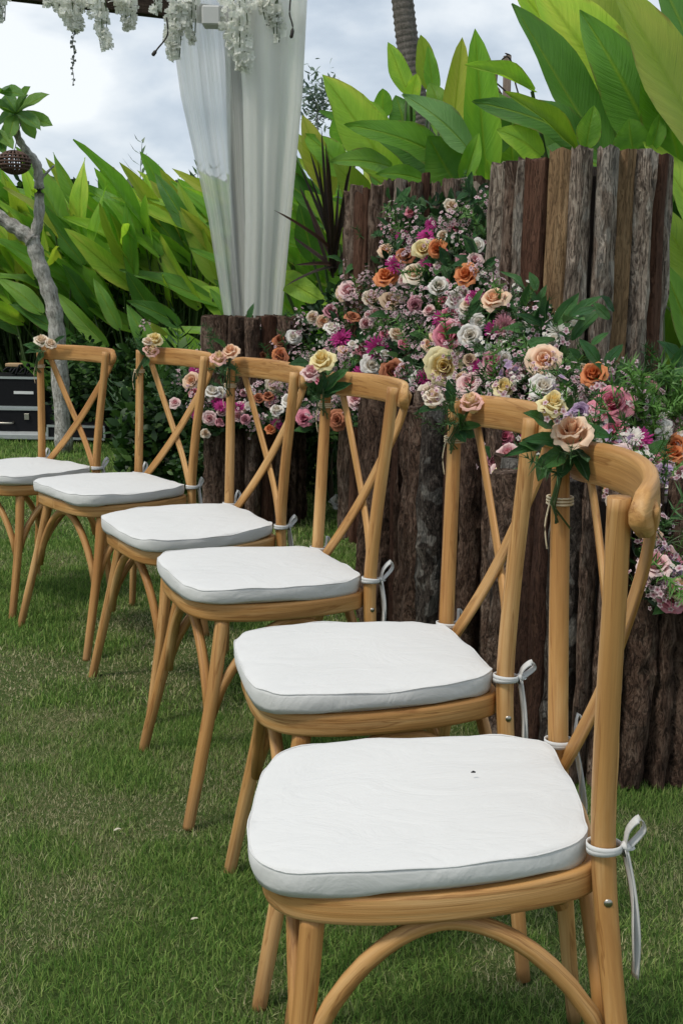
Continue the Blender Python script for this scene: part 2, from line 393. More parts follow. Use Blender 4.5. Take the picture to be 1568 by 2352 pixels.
def make_grass():
    V = []; 
    def scatter(n, y0, y1, hmin, hmax, wd):
        y = np.sqrt(rng.uniform(y0*y0, y1*y1, n)); x = rng.uniform(-1, 1, n)*(0.36*y+0.55) - 0.02*y
        dr = dryness(x, y) + rng.normal(0, 0.07, n)
        h = rng.uniform(hmin, hmax, n)*np.clip(1.35 - 1.1*np.clip(dr-0.42, 0, 1)*2.2, 0.45, 1.3)
        az = rng.uniform(0, 2*np.pi, n); lean = np.abs(rng.normal(0.7, 0.45, n)); 
        flat = rng.random(n) < np.clip((dr-0.55)*2.5, 0, 0.5); lean = np.where(flat, rng.uniform(0.9, 1.5, n), lean)
        la = rng.uniform(0, 2*np.pi, n)
        dx, dy = np.cos(la)*np.sin(lean), np.sin(la)*np.sin(lean); dz = np.cos(lean)
        z0 = bumpz(x, y) - 0.014
        wx, wy = np.cos(az)*wd/2, np.sin(az)*wd/2
        P = np.zeros((n, 5, 3))
        P[:, 0] = np.stack([x-wx, y-wy, z0], 1); P[:, 1] = np.stack([x+wx, y+wy, z0], 1)
        mx_, my_, mz = x+dx*h*0.4, y+dy*h*0.4, z0+h*0.6*np.maximum(dz, 0.3)
        P[:, 2] = np.stack([mx_+wx*0.8, my_+wy*0.8, mz], 1); P[:, 3] = np.stack([mx_-wx*0.8, my_-wy*0.8, mz], 1)
        P[:, 4] = np.stack([x+dx*h, y+dy*h, z0+h*np.maximum(dz, 0.18)+0.002], 1)
        V.append((P, dr, rng.random(n)))
    scatter(260000, 1.25, 2.7, 0.007, 0.020, 0.0017)
    scatter(190000, 2.7, 4.7, 0.010, 0.024, 0.0031)
    scatter(120000, 4.7, 9.9, 0.016, 0.036, 0.006)
    P = np.concatenate([v[0] for v in V]); dr = np.concatenate([v[1] for v in V]); rd = np.concatenate([v[2] for v in V])
    n = len(P); me = bpy.data.meshes.new('grass')
    me.vertices.add(n*5); me.vertices.foreach_set('co', P.astype(np.float32).ravel())
    base = (np.arange(n)*5)[:, None]
    loops = np.concatenate([base+np.array([[0, 1, 2, 3]]), base+np.array([[3, 2, 4]])], 1).ravel()
    me.loops.add(n*7); me.loops.foreach_set('vertex_index', loops.astype(np.int32))
    ls = np.stack([np.arange(n)*7, np.arange(n)*7+4], 1).ravel(); me.polygons.add(n*2)
    me.polygons.foreach_set('loop_start', ls.astype(np.int32))
    a = me.attributes.new('dry', 'FLOAT', 'POINT'); a.data.foreach_set('value', np.repeat(dr, 5).astype(np.float32))
    a = me.attributes.new('rd', 'FLOAT', 'POINT'); a.data.foreach_set('value', np.repeat(rd, 5).astype(np.float32))
    me.update(calc_edges=True)
    b = NB('grass_blade'); d = b.attr('dry'); r = b.attr('rd')
    g = b.ramp(r, [(0.0, (0.065, 0.15, 0.027)), (0.5, (0.165, 0.30, 0.058)), (1.0, (0.33, 0.43, 0.12))])
    s = b.ramp(r, [(0.0, (0.22, 0.20, 0.095)), (0.5, (0.42, 0.38, 0.21)), (1.0, (0.64, 0.58, 0.38))])
    k = b.math('ADD', d, b.math('MULTIPLY', b.math('SUBTRACT', b.math('FRACT', b.math('MULTIPLY', r, 7.3)), 0.5), 0.30))
    c = b.mix(b.ramp(k, [(0.48, (0, 0, 0)), (0.72, (1, 1, 1))]), g, s)
    b.color(c); b.val('Roughness', 0.6); b.val('Specular IOR Level', 0.2); b.translucent(c, 0.3)
    me.materials.append(b.mat)
    o = link('grass', me); o['kind'] = 'stuff'; tag(o, 'short patchy green lawn grass with dry straw patches', 'grass')
make_grass()

# ------------------------------------------------------------------ leaves and plants
def leaf_mesh(name, bend=0.12, fold=0.25, tipness=0.8, rows=10, wave=0.03, seed=0, belly=0.75, asp=0.22):
    r = random.Random(seed); mb = MB(); vs = []; g = []
    xs = (-1, -0.55, 0, 0.55, 1)
    ph = r.uniform(0, 6)
    for i in range(rows+1):
        t = i/rows
        wd = 0.5*max(0.0, math.sin(math.pi*(0.03+0.97*t)**belly))**tipness
        if i == rows: wd = 0.004
        for x in xs:
            X = x*wd*(1+0.06*math.sin(9*t+ph+x)); 
            Z = fold*1.6*asp*abs(X) - bend*t*t + wave*asp*3*math.sin(11*t+ph+(2 if x > 0 else 0))*abs(x)
            vs.append((X + 0.05*math.sin(2.2*t+ph)*t, t, Z)); g.append((x*0.5, t, 0))
    fs = []
    for i in range(rows):
        for j in range(4): fs.append((i*5+j, i*5+j+1, (i+1)*5+j+1, (i+1)*5+j))
    mb.add(vs, fs, g); return mb.mesh(name, (LEAF_B,))
BIGLEAF = [leaf_mesh('leaf', bd, fo, tp, 10, wv, i, be) for i, (bd, fo, tp, wv, be) in enumerate(
    [(0.10, 0.25, 0.75, 0.02, 0.8), (0.25, 0.30, 0.8, 0.03, 0.75), (0.0, 0.4, 0.7, 0.02, 0.85), (0.35, 0.2, 0.8, 0.04, 0.8), (0.15, 0.7, 0.75, 0.03, 0.8)])]
SMALLLEAF = [leaf_mesh('small_leaf', bd, fo, 0.9, 5, 0.03, 20+i, 0.9, 0.42) for i, (bd, fo) in enumerate([(0.15, 0.2), (0.3, 0.35), (0.0, 0.3)])]
STRAP = [leaf_mesh('strap_leaf', bd, 0.5, 0.55, 8, 0.01, 40+i, 0.6, 0.04) for i, bd in enumerate((0.05, 0.14, 0.25))]
mbt = MB(); mbt.tube([(0, 0, i/6) for i in range(7)], [1-0.35*i/6 for i in range(7)], 7); UNIT_STALK = mbt.mesh('stalk', (STALK,))
def leaf_mtx(p0, p1, width, facing, zs=None):
    y = p1 - p0; Ln = y.length; yn = y/Ln
    z = facing - facing.dot(yn)*yn
    if z.length < 1e-3: z = Vector((0.3, -0.5, 0.8)) - Vector((0.3, -0.5, 0.8)).dot(yn)*yn
    z.normalize(); x = yn.cross(z)
    return axes(p0, x*width, y, z*(zs or Ln))
def stalk_mtx(p0, p1, rad):
    z = p1-p0; zn = z.normalized(); x = zn.orthogonal().normalized(); y = zn.cross(x)
    return axes(p0, x*rad, y*rad, z)
def add_leaf(parent, loc, p0, p1, width, facing, mat, var=None, stalk=True, root=None, srad=0.012, meshes=None, name='leaf'):
    ms = meshes or BIGLEAF
    T = Matrix.Translation(-Vector(loc))
    o = link(name, ms[var if var is not None else random.randrange(len(ms))], parent, T @ leaf_mtx(p0, p1, width, facing), mat)
    if stalk:
        q = root if root is not None else Vector((loc[0]+jit(.12), loc[1]+jit(.12), 0))
        k = link('stalk', UNIT_STALK, o, T @ stalk_mtx(q, p0+(p1-p0)*0.03, srad)); k.matrix_parent_inverse = o.matrix_basis.inverted()
    return o
MATS = dict(b=LEAF_B, d=LEAF_D, y=LEAF_Y, p=LEAF_P)
def plant_px(name, label, cat, cx, Y, leaves, group=None):
    base = at(cx, 900, Y); loc = Vector((base.x, Y, 0))
    t = thing(name, label, cat, loc, group)
    for lf in leaves:
        bx, by, tx, ty, wd, mk, dy = lf[:7]; fx = lf[7] if len(lf) > 7 else 0.0
        yy = Y+dy
        p0 = at(bx, by, yy); p1 = at(tx, ty, yy + (lf[8] if len(lf) > 8 else -0.15))
        add_leaf(t, loc, p0, p1, wd/FPX*yy*1.05, Vector((fx+jit(.15), -0.8, 0.35+jit(.15))), MATS[mk], lf[9] if len(lf) > 9 else None)
    return t
plant_px('heliconia_plant', 'huge broad banana-like green leaves rising behind the big log drum', 'plant', 1450, 5.0, [
  (1500, 350, 1235, -70, 200, 'b', 0.05, 0.2, -.1, 0), (1475, 330, 1168, -40, 180, 'b', 0.15, 0.3, -.1, 2), (1400, 380, 1172, 10, 120, 'd', -0.1, 0.5, -.1, 2),
  (1385, 360, 1165, 180, 95, 'd', -0.2, 0.1, -.25, 3), (1225, 212, 1088, 130, 46, 'b', -0.05, 0.0, -.2, 4), (1510, 350, 1345, 20, 120, 'd', -0.15, -0.4, -.1, 1),
  (1345, 340, 1362, 243, 52, 'b', -0.35, 0.1, -.05, 0), (1452, 345, 1442, 275, 75, 'b', -0.4, 0.0, -.05, 0), (1493, 345, 1520, 260, 38, 'b', -0.4, 0.0, -.05, 4),
  (1245, 360, 1162, 288, 80, 'b', -0.3, 0.2, -.1, 1), (1320, 345, 1185, 200, 46, 'y', -0.28, 0.3, -.2, 4), (1440, 120, 1290, -110, 90, 'y', 0.5, 0.1, -.1, 1), (1450, 100, 1360, -120, 90, 'b', 0.6, 0.0, -.1, 0)])
plant_px('heliconia_plant', 'bright yellow-green broad leaves at the right edge beside the big log drum', 'plant', 1620, 4.7, [
  (1640, 400, 1425, -80, 170, 'y', 0.0, 0.3, -.1, 0), (1570, 420, 1480, 60, 140, 'b', 0.15, 0.1, -.1, 2), (1680, 330, 1500, -160, 150, 'd', 0.3, 0.3, -.1, 0),
  (1620, 560, 1530, 300, 100, 'b', -0.1, 0.4, -.1, 1), (1610, 700, 1532, 420, 100, 'y', 0.0, 0.2, -.1, 3), (1620, 880, 1535, 590, 90, 'b', -0.1, 0.2, -.1, 0), (1640, 820, 1570, 480, 90, 'd', 0.1, 0.2, -.1, 1),
  (1520, 480, 1460, 180, 110, 'd', 0.45, 0.0, -.1, 0)])
plant_px('heliconia_plant', 'mid-green upright paddle leaves behind the flower-covered drum, beside the palm trunk', 'plant', 1070, 5.9, [
  (1118, 430, 1086, 66, 78, 'b', -0.1, 0.1, -.05, 2), (1040, 330, 1058, 85, 52, 'y', 0.1, 0.0, -.05, 2), (1080, 350, 962, 200, 85, 'p', -0.2, 0.2, -.2, 1),
  (1040, 380, 855, 243, 82, 'b', -0.15, 0.1, -.3, 3), (1065, 420, 1098, 305, 42, 'b', -0.3, 0.0, -.05, 4), (1050, 430, 985, 315, 100, 'd', -0.22, 0.0, -.1, 0), (1148, 350, 1150, 232, 52, 'd', 0.1, 0, -.05, 0),
  (1000, 400, 878, 280, 90, 'd', -0.05, 0.2, -.2, 1), (1125, 430, 1120, 365, 28, 'b', -0.4, 0, -.05, 4), (975, 415, 888, 383, 45, 'b', -0.3, 0, -.2, 1), (1180, 420, 1168, 290, 80, 'd', 0.2, 0, -.1, 1)])
plant_px('heliconia_plant', 'small leaf tips standing in front of and around the leaning palm trunk', 'plant', 930, 6.6, [
  (935, 215, 893, 95, 46, 'b', 0.2, 0.2, -.05, 0), (990, 210, 963, 80, 44, 'y', 0.3, 0, -.05, 2), (995, 220, 985, 105, 36, 'b', 0.2, 0.2, -.05, 0),
  (943, 235, 955, 168, 34, 'b', -0.9, 0, -.05, 2), (880, 270, 876, 203, 42, 'b', 0.1, 0, -.05, 2), (1010, 260, 990, 190, 50, 'd', 0.1, 0, -.05, 1), (930, 300, 910, 220, 60, 'd', 0.2, 0, -.05, 1)])
plant_px('heliconia_plant', 'yellow-green broad leaf clump just right of the white curtain', 'plant', 850, 6.0, [
  (910, 420, 752, 168, 120, 'b', 0.0, 0.3, -.2, 0), (900, 385, 790, 345, 55, 'd', -0.3, 0.1, -.3, 1), (845, 470, 770, 370, 70, 'y', -0.2, 0.2, -.1, 0), (760, 450, 695, 262, 60, 'y', 0.3, 0.1, -.05, 0),
  (745, 430, 685, 290, 55, 'y', 0.4, 0.2, -.05, 1), (790, 400, 720, 300, 70, 'b', 0.3, 0.2, -.1, 3), (860, 520, 800, 400, 70, 'b', -0.1, 0.2, -.1, 0), (800, 560, 730, 430, 70, 'b', 0.1, 0.2, -.1, 3),
  (790, 330, 770, 260, 50, 'b', 0.4, 0.0, -.05, 0), (640, 635, 745, 685, 55, 'b', -0.3, 0.1, -.15, 1), (720, 600, 690, 470, 60, 'd', 0.2, 0.1, -.1, 0), (880, 330, 845, 230, 60, 'b', 0.3, 0.1, -.05, 0)])

def hedge_plant(x, y, n, zlo, zhi, bias, label, llen=(0.45, 0.85), lw=(0.11, 0.19), mats='bbbdy', group='heliconia clumps along the garden hedge'):
    loc = Vector((x, y, 0)); t = thing('heliconia_plant', label, 'plant', loc, group)
    for i in range(n):
        z = zlo + (zhi-zlo)*random.random()**0.8
        p0 = Vector((x+jit(.42), y+jit(.35), z))
        az = math.pi + bias + random.gauss(0, 0.55); el = random.uniform(0.35, 1.15)
        Ln = random.uniform(*llen)
        dv = Vector((math.cos(az)*math.cos(el), -abs(math.sin(az))*math.cos(el)*0.7, math.sin(el)))
        k = random.choice(mats)
        if z < zlo+0.3*(zhi-zlo) and k == 'y': k = 'b'
        add_leaf(t, loc, p0, p0+dv*Ln, random.uniform(*lw), Vector((jit(.7), -0.75+jit(.3), 0.55+jit(.3))), MATS[k], srad=0.011)
    return t
hl = ['pale green heliconia clump at the far left edge behind the frangipani trunk', 'heliconia clump left of the forked frangipani trunk', 'heliconia clump right behind the forked frangipani trunk',
      'heliconia clump with upright tips above the black equipment cases', 'tall heliconia clump above the second farthest chair', 'heliconia clump midway between frangipani and white curtain',
      'bright heliconia clump left of the white curtain', 'heliconia clump hard against the left side of the white curtain', 'heliconia clump hidden behind the white curtain', 'heliconia clump just right behind the white curtain']
for i in range(10):
    hedge_plant(-3.4+i*0.43, 9.1+jit(.25), 38, 0.75, 1.52, 0.35, hl[i], mats='bbbbdy' if i > 1 else 'bbyyp')
hl2 = ['back-row heliconia clump at far left under open sky', 'back-row heliconia clump behind the frangipani branches', 'back-row heliconia clump below the spiky palm fronds', 'back-row heliconia clump under the hanging white flower strand',
       'back-row heliconia clump left of curtain with tips against the sky', 'back-row heliconia clump behind the curtain post', 'back-row heliconia clump behind the dark cordyline', 'back-row heliconia clump behind the palm trunk base']
for i in range(8):
    hedge_plant(-3.6+i*0.62, 9.8+jit(.2), 26, 1.0, 1.66, 0.3, hl2[i], mats='bbyydb')
hl3 = ['dark leafy clump low behind the hedge gap at left', 'dark leafy clump low under the hedge near the second chair', 'dark leafy clump low behind the short log drum']
for i, (x, y) in enumerate([(-2.4, 8.75), (-1.6, 8.6), (-0.75, 8.3)]):
    hedge_plant(x, y, 12, 0.25, 0.9, 0.3, hl3[i], (0.4, 0.6), (0.10, 0.17), mats='ddb')
hl4 = ['dark foliage clump behind the rear tall log drum', 'dark foliage clump behind the gap between the tall log drums', 'dark foliage clump behind the big log drum', 'dark foliage clump to the right behind the big log drum']
for i, (x, y) in enumerate([(0.1, 6.9), (0.75, 6.6), (1.35, 6.2), (1.9, 5.9)]):
    hedge_plant(x, y, 20, 0.6, 1.6, 0.2, hl4[i], (0.5, 0.9), (0.16, 0.26), mats='dddb')

# dense dark undergrowth behind everything
def leafmass(name, parent, boxes, mat, n, size, seed=1, loc=Vector((0, 0, 0)), asp=2.2):
    r = np.random.default_rng(seed)
    P = []
    tot = sum(b[6] for b in boxes)
    for (x0, x1, y0, y1, z0, z1, wgt) in boxes:
        k = int(n*wgt/tot)
        P.append(np.stack([r.uniform(x0, x1, k), r.uniform(y0, y1, k), r.uniform(z0, z1, k)], 1))
    P = np.concatenate(P) - np.array(loc)
    return quads(name, parent, P, mat, size, r, asp)
def quads(name, parent, P, mat, size, r, asp=2.2, updir=None):
    k = len(P)
    d = r.normal(size=(k, 3)); d[:, 2] = np.abs(d[:, 2])*0.7; d /= np.linalg.norm(d, axis=1)[:, None]
    nn = r.normal(size=(k, 3)) + np.array([0, -0.7, 0.7]); s = np.cross(d, nn); s /= np.linalg.norm(s, axis=1)[:, None]
    nn = np.cross(s, d)
    Ln = r.uniform(0.6, 1.3, k)[:, None]*size
    V = np.zeros((k, 6, 3)); wd = Ln/asp/2
    V[:, 0] = P; V[:, 1] = P+d*Ln*0.35+s*wd; V[:, 2] = P+d*Ln*0.7+s*wd*0.8-nn*Ln*0.04; V[:, 3] = P+d*Ln-nn*Ln*0.15
    V[:, 4] = P+d*Ln*0.7-s*wd*0.8-nn*Ln*0.04; V[:, 5] = P+d*Ln*0.35-s*wd
    me = bpy.data.meshes.new(name); me.vertices.add(k*6); me.vertices.foreach_set('co', V.astype(np.float32).ravel())
    b6 = (np.arange(k)*6)[:, None]
    lp = np.concatenate([b6+np.array([[0, 1, 5]]), b6+np.array([[1, 2, 4, 5]]), b6+np.array([[2, 3, 4]])], 1).ravel()
    me.loops.add(k*10); me.loops.foreach_set('vertex_index', lp.astype(np.int32)); me.polygons.add(k*3)
    me.polygons.foreach_set('loop_start', np.stack([np.arange(k)*10, np.arange(k)*10+3, np.arange(k)*10+7], 1).ravel().astype(np.int32))
    g = np.zeros((k, 6, 3), np.float32); g[:, :, 0] = np.array([0, .4, .4, 0, -.4, -.4]); g[:, :, 1] = np.array([0, .35, .7, 1, .7, .35]); g[:, :, 2] = 0
    a = me.attributes.new('grain', 'FLOAT_VECTOR', 'POINT'); a.data.foreach_set('vector', g.ravel())
    a = me.attributes.new('rd', 'FLOAT', 'POINT'); a.data.foreach_set('value', np.repeat(r.random(k), 6).astype(np.float32))
    me.update(calc_edges=True); me.materials.append(mat); return link(name, me, parent)
def mat_mass(name, lo, mid, hi):
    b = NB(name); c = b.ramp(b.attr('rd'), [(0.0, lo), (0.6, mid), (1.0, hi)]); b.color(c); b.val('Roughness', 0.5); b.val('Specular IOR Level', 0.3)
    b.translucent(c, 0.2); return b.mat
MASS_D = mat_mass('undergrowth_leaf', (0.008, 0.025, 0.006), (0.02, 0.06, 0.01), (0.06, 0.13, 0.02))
MASS_F = mat_mass('bouquet_leaf_shaded', (0.007, 0.022, 0.007), (0.016, 0.05, 0.013), (0.05, 0.11, 0.03))  # leaf colour darkened to paint deeper shade between the flowers
o = leafmass('undergrowth', None, [(-6, 1.2, 10.2, 11.2, 0, 2.0, 6), (-4.5, 0.6, 9.2, 10.2, 0, 1.2, 4), (0.0, 5, 7.2, 8.2, 0, 1.7, 5), (1.8, 3.2, 5.2, 6.8, 0, 1.5, 2), (-1.2, 0.3, 7.0, 8.8, 0, 0.6, 1.5), (-9, -4.5, 9.5, 11, 0, 2.0, 2)], MASS_D, 21000, 0.15)
o['kind'] = 'stuff'; tag(o, 'dense dark green undergrowth filling the gaps behind the garden leaves', 'undergrowth')

# fine-leaved fern / palm clumps
def frond_mesh(name, n=16, seed=0, droop=0.6, wl=0.30, mat=NEEDLE_L):
    r = random.Random(seed); mb = MB()
    P = [Vector((0, t, 0.35*t-droop*t*t)) for t in [i/n for i in range(n+1)]]
    mb.tube(P, [0.010*(1-0.8*i/n) for i in range(n+1)], 4)
    for i in range(2, n+1):
        for s in (-1, 1):
            t = i/n; L_ = wl*math.sin(math.pi*(0.1+0.85*t))**0.6*r.uniform(.8, 1.1); p = P[i]
            d = Vector((s*0.85, 0.5+0.3*t, -0.25+r.uniform(-.15, .15))).normalized()*L_; w_ = Vector((0, 0.02, 0.004))
            mb.add([p-w_*0.4, p+d*0.5-w_*0.9+Vector((0, 0, .02)), p+d, p+d*0.5+w_*0.9+Vector((0, 0, .02))], [(0, 1, 2, 3)])
    return mb.mesh(name, (mat,), smooth=False)
FRONDS = [frond_mesh('frond', 16, i, d_, wl) for i, (d_, wl) in enumerate([(0.5, 0.28), (0.8, 0.3), (0.3, 0.24)])]
FROND_MAT_D = mat_plain('dark_frond', (0.035, 0.09, 0.02), 0.5)
def fern(label, loc, n, Ln, elev=(0.5, 1.2), mat=None, name='fern', z0=0.05):
    loc = Vector(loc); t = thing(name, label, 'fern' if name == 'fern' else 'palm', loc, None)
    for i in range(n):
        a = 2*math.pi*i/n + jit(.3); el = random.uniform(*elev); L_ = Ln*random.uniform(.7, 1.15)
        y = Vector((math.cos(a)*math.cos(el), math.sin(a)*math.cos(el), math.sin(el)))*L_
        x = Vector((-math.sin(a), math.cos(a), 0)); z = x.cross(y.normalized())
        link('frond', FRONDS[i % 3], t, axes(Vector((0, 0, z0)), x*L_*0.9, y, z*L_), mat or FROND_MAT_D)
    return t
fern('arching fern clump below the hedge between the two farthest chairs', (-1.15, 7.3, 0), 12, 0.75)
fern('fern clump just left of the short log drum', (-0.85, 6.7, 0), 12, 0.7, mat=NEEDLE_L)
fern('dark fern clump at lawn edge behind the second farthest chair', (-1.3, 7.9, 0), 11, 0.6)
fern('small fern clump at the base of the dark cordyline', (-0.1, 6.4, 0), 11, 0.6)
for i, (x, y, zz) in enumerate([(-1.72, 11.3, 1.30), (-1.42, 11.6, 1.25)]):
    fern(['spiky palm fronds poking above the hedge against the grey sky', 'smaller palm fronds showing left of the curtain above the hedge'][i], (x, y, 0), 16, 1.0, (0.3, 1.0), FROND_MAT_D, 'palm_shrub', zz)
    t = bpy.context.scene.collection.objects[-1]

# low shrubs at the lawn edge
def shrub(label, loc, rx, rz, n, seed, size=0.07):
    loc = Vector(loc); t = thing('shrub', label, 'shrub', loc, 'dark shrubs at the lawn edge'); r = np.random.default_rng(seed)
    P = r.normal(size=(n, 3)); P /= np.linalg.norm(P, axis=1)[:, None]; P *= (r.random(n)**0.35)[:, None]*(1+0.25*np.sin(P[:, :1]*5+seed))
    P = P*np.array([rx, rx*0.8, rz]) + np.array([0, 0, rz*0.95]); P = P[P[:, 2] > 0.02]
    quads('crown', t, P, MASS_D, size, r)
    mb = MB()
    for i in range(5): a = i*1.3; mb.tube(catmull([(0.03*math.cos(a), 0.03*math.sin(a), 0), (rx*.3*math.cos(a), rx*.3*math.sin(a), rz*.7), (rx*.6*math.cos(a), rx*.6*math.sin(a), rz*1.3)], 3), 0.008, 5)
    mb.build('trunk', STALK, t)
shrub('rounded dark shrub behind the second farthest chair', (-0.95, 6.2, 0), 0.42, 0.28, 2600, 3)
shrub('dark shrub beside the black cases at the lawn edge', (-1.75, 8.2, 0), 0.42, 0.36, 2200, 4)
shrub('low dark shrub left of the short log drum', (-0.62, 5.75, 0), 0.24, 0.17, 1400, 5, 0.055)
shrub('dark shrub in the gap under the white curtain', (-0.15, 6.0, 0), 0.35, 0.35, 1800, 6)

# cordyline with dark strap leaves
loc = Vector((at(765, 640, 5.75).x, 5.75, 0)); t = thing('cordyline', 'spiky plant with dark maroon strap leaves right of the white curtain', 'plant', loc)
mb = MB(); mb.tube([(0, 0, 0), (0.01, 0, 0.5), (0, 0, 0.98)], [0.02, 0.018, 0.015], 7); mb.build('stem', mat_plain('cordyline_stem', (0.10, 0.075, 0.05), 0.8, var=.4), t)
tips = [(830, 300), (808, 350), (800, 395), (735, 290), (748, 330), (712, 340), (690, 370), (684, 420), (672, 480), (670, 540), (690, 600), (735, 365), (775, 420), (800, 470), (820, 520), (700, 450), (715, 400), (668, 620), (800, 600), (760, 350)]
for i, (tx, ty) in enumerate(tips):
    p0 = at(765+jit(12), 600-jit(40), 5.75); p1 = at(tx, ty, 5.75+jit(.35))
    link('leaf', STRAP[i % 3 if ty > 420 else 0], t, Matrix.Translation(-loc) @ leaf_mtx(p0, p1, 0.021, Vector((jit(.6), -0.8, 0.4))), LEAF_C)

# palm trunk
pal = mat_bark('palm_trunk', [(0.3, (0.10, 0.085, 0.075)), (0.5, (0.21, 0.185, 0.165)), (0.72, (0.36, 0.33, 0.30))], crack=0.2, zs=18)
base = Vector((at(990, 500, 7.6).x+0.12, 7.6, 0)); t = thing('palm_tree', 'slender ringed grey palm trunk leaning up into the sky', 'palm tree', base)
pts = [base, at(984, 400, 7.6), at(950, 200, 7.6), at(924, 0, 7.6), at(905, -260, 7.6), at(900, -600, 7.6)]
pp = catmull(pts, 40); rad = []
for i, p in enumerate(pp):
    rad.append((0.082-0.022*i/len(pp))*(1.0+(0.07 if i % 3 == 0 else -0.02)))
mb = MB(); mb.tube([p-base for p in pp], rad, 12); mb.build('trunk', pal, t)
top = pts[-1]
cr_e = link('crown', FRONDS[0], t, axes(top-base, Vector((1.6, 0, 0)), Vector((0, 2.0, 0.6)), Vector((0, -0.5, 1.6))), FROND_MAT_D)
for i in range(11):
    a = i*0.571; y = Vector((math.cos(a), math.sin(a), 0.35+0.3*(i % 3)))*1.9; x = Vector((-math.sin(a), math.cos(a), 0)); z = x.cross(y.normalized())
    link('frond', FRONDS[i % 3], t, axes(top-base, x*1.5, y, z*1.9), FROND_MAT_D)

# frangipani tree
fb = mat_bark('frangipani_bark', [(0.36, (0.15, 0.13, 0.11)), (0.47, (0.44, 0.415, 0.37)), (0.62, (0.72, 0.70, 0.66))], crack=0.5, zs=20)
FY = 7.4; base = Vector((at(134, 800, FY).x+0.02, FY, 0)); t = thing('frangipani_tree', 'pale forked frangipani trunk with leaf rosettes at the left edge', 'tree', base)
mb = MB()
def br(pts, r0, r1):
    P = catmull(pts, 6); k = len(P)
    mb.tube([p-base for p in P], [(r0+(r1-r0)*i/(k-1))*(1+0.12*math.sin(i*1.9)) for i in range(k)], 9)
br([base, at(134, 800, FY), at(122, 700, FY), at(92, 610, FY), at(74, 545, FY)], 0.056, 0.047)
br([at(76, 552, FY), at(40, 525, FY), at(-10, 488, FY), at(-60, 400, FY)], 0.052, 0.035)
br([at(76, 552, FY), at(90, 500, FY), at(90, 420, FY), at(84, 375, FY), at(60, 345, FY), at(40, 310, FY), at(38, 268, FY)], 0.036, 0.020)
br([at(86, 420, FY), at(105, 400, FY), at(125, 380, FY)], 0.010, 0.006)
mb.build('trunk', fb, t)
FRLEAF = [leaf_mesh('leaf', bd, 0.3, 0.6, 7, 0.02, 70+i, 1.5, 0.35) for i, bd in enumerate((0.1, 0.25, 0.4))]
def rosette(cx, cy, tips, wd=30):
    c = at(cx, cy, FY)
    for tx, ty in tips:
        p1 = at(tx, ty, FY-0.1+jit(.15))
        link('leaf', FRLEAF[random.randrange(3)], t, Matrix.Translation(-base) @ leaf_mtx(c, p1, wd/FPX*FY, Vector((jit(.5), -.7, .6))), LEAF_F)
rosette(38, 262, [(62, 195), (100, 205), (118, 280), (85, 312), (10, 210), (0, 240), (-10, 270), (5, 320), (20, 300), (52, 215), (75, 255), (-20, 230)], 34)
rosette(0, 215, [(8, 175), (-30, 190), (25, 190), (-40, 230)], 32)
rosette(-5, 300, [(18, 320), (-30, 300), (10, 345), (-20, 345)], 30)
# hanging woven ball
c = at(34, 373, FY-0.15); t = thing('hanging_lantern', 'brown woven oval lantern hanging from the frangipani at left', 'lantern', c)
LAN = mat_plain('coconut_fibre', (0.10, 0.055, 0.04), 0.85, var=.5, scale=60)
mb = MB()
for k in range(9):
    a = k*math.pi/9; mb.tube([Vector((0.095*math.cos(q)*math.cos(a), 0.095*math.cos(q)*math.sin(a), 0.068*math.sin(q))) for q in np.linspace(0, 2*math.pi, 25)[:-1]], 0.007, 5, closed=True)
for z in (-0.04, -0.02, 0, 0.02, 0.04):
    r_ = 0.097*math.sqrt(1-(z/0.07)**2); mb.tube([Vector((r_*math.cos(q), r_*math.sin(q), z)) for q in np.linspace(0, 2*math.pi, 25)[:-1]], 0.007, 5, closed=True)
mb.build('woven_shell', LAN, t)
mb = MB(); mb.tube([(0, 0, 0.06), (0.02, 0.1, 0.25)], 0.0025, 4); mb.build('cord', LAN, t)

# wooden stakes behind the leaves
PW_ = mat_bark('stake_wood', [(0.3, (0.10, 0.075, 0.06)), (0.5, (0.24, 0.19, 0.155)), (0.74, (0.42, 0.36, 0.30))], crack=0.1, zs=1.5)
for i, (px, py, wd) in enumerate([(1173, 125, 18), (1130, 150, 18), (1142, 210, 24), (908, 232, 18), (1160, 255, 20)]):
    YY = 7.3+0.12*i; p = at(px, py, YY); h = p.z; r_ = wd/FPX*YY/2
    t = MB(); t.tube([(0, 0, 0), (0.01, 0, h*.5), (jit(.03), 0, h-0.01), (jit(.03), 0, h)], [r_*1.1, r_*1.05, r_, r_*0.9], 8)
    o = t.build('wooden_stake', PW_); o.location = (p.x, YY, 0)
    tag(o, ['tallest weathered wooden stake beside the huge banana-like leaves', 'wooden stake left of the tallest stake, against the sky', 'thick wooden stake behind the upright paddle leaf', 'short wooden stake top left of the palm trunk', 'wooden stake lowest behind the spiky twigs'][i], 'stake', 'wooden stakes of the garden fence')
mbk = MB()
for (a, b_, c_) in [((1135, 160), (1165, 130), (1190, 185)), ((1110, 170), (1150, 200), (1200, 250)), ((1120, 225), (1160, 235), (1210, 275)), ((1180, 180), (1195, 230), (1225, 290))]:
    mbk.tube(catmull([at(*a, 6.9), at(*b_, 6.9), at(*c_, 6.95)], 6), 0.005, 5)
mbk.tube([at(1225, 290, 6.95), Vector((at(1225, 290, 6.95).x, 6.95, 0))], 0.012, 6)
o = mbk.build('dead_twig', mat_plain('dead_twig', (0.03, 0.022, 0.018), 0.8)); tag(o, 'bare dark twigs curling against the sky beside the wooden stakes', 'twig')
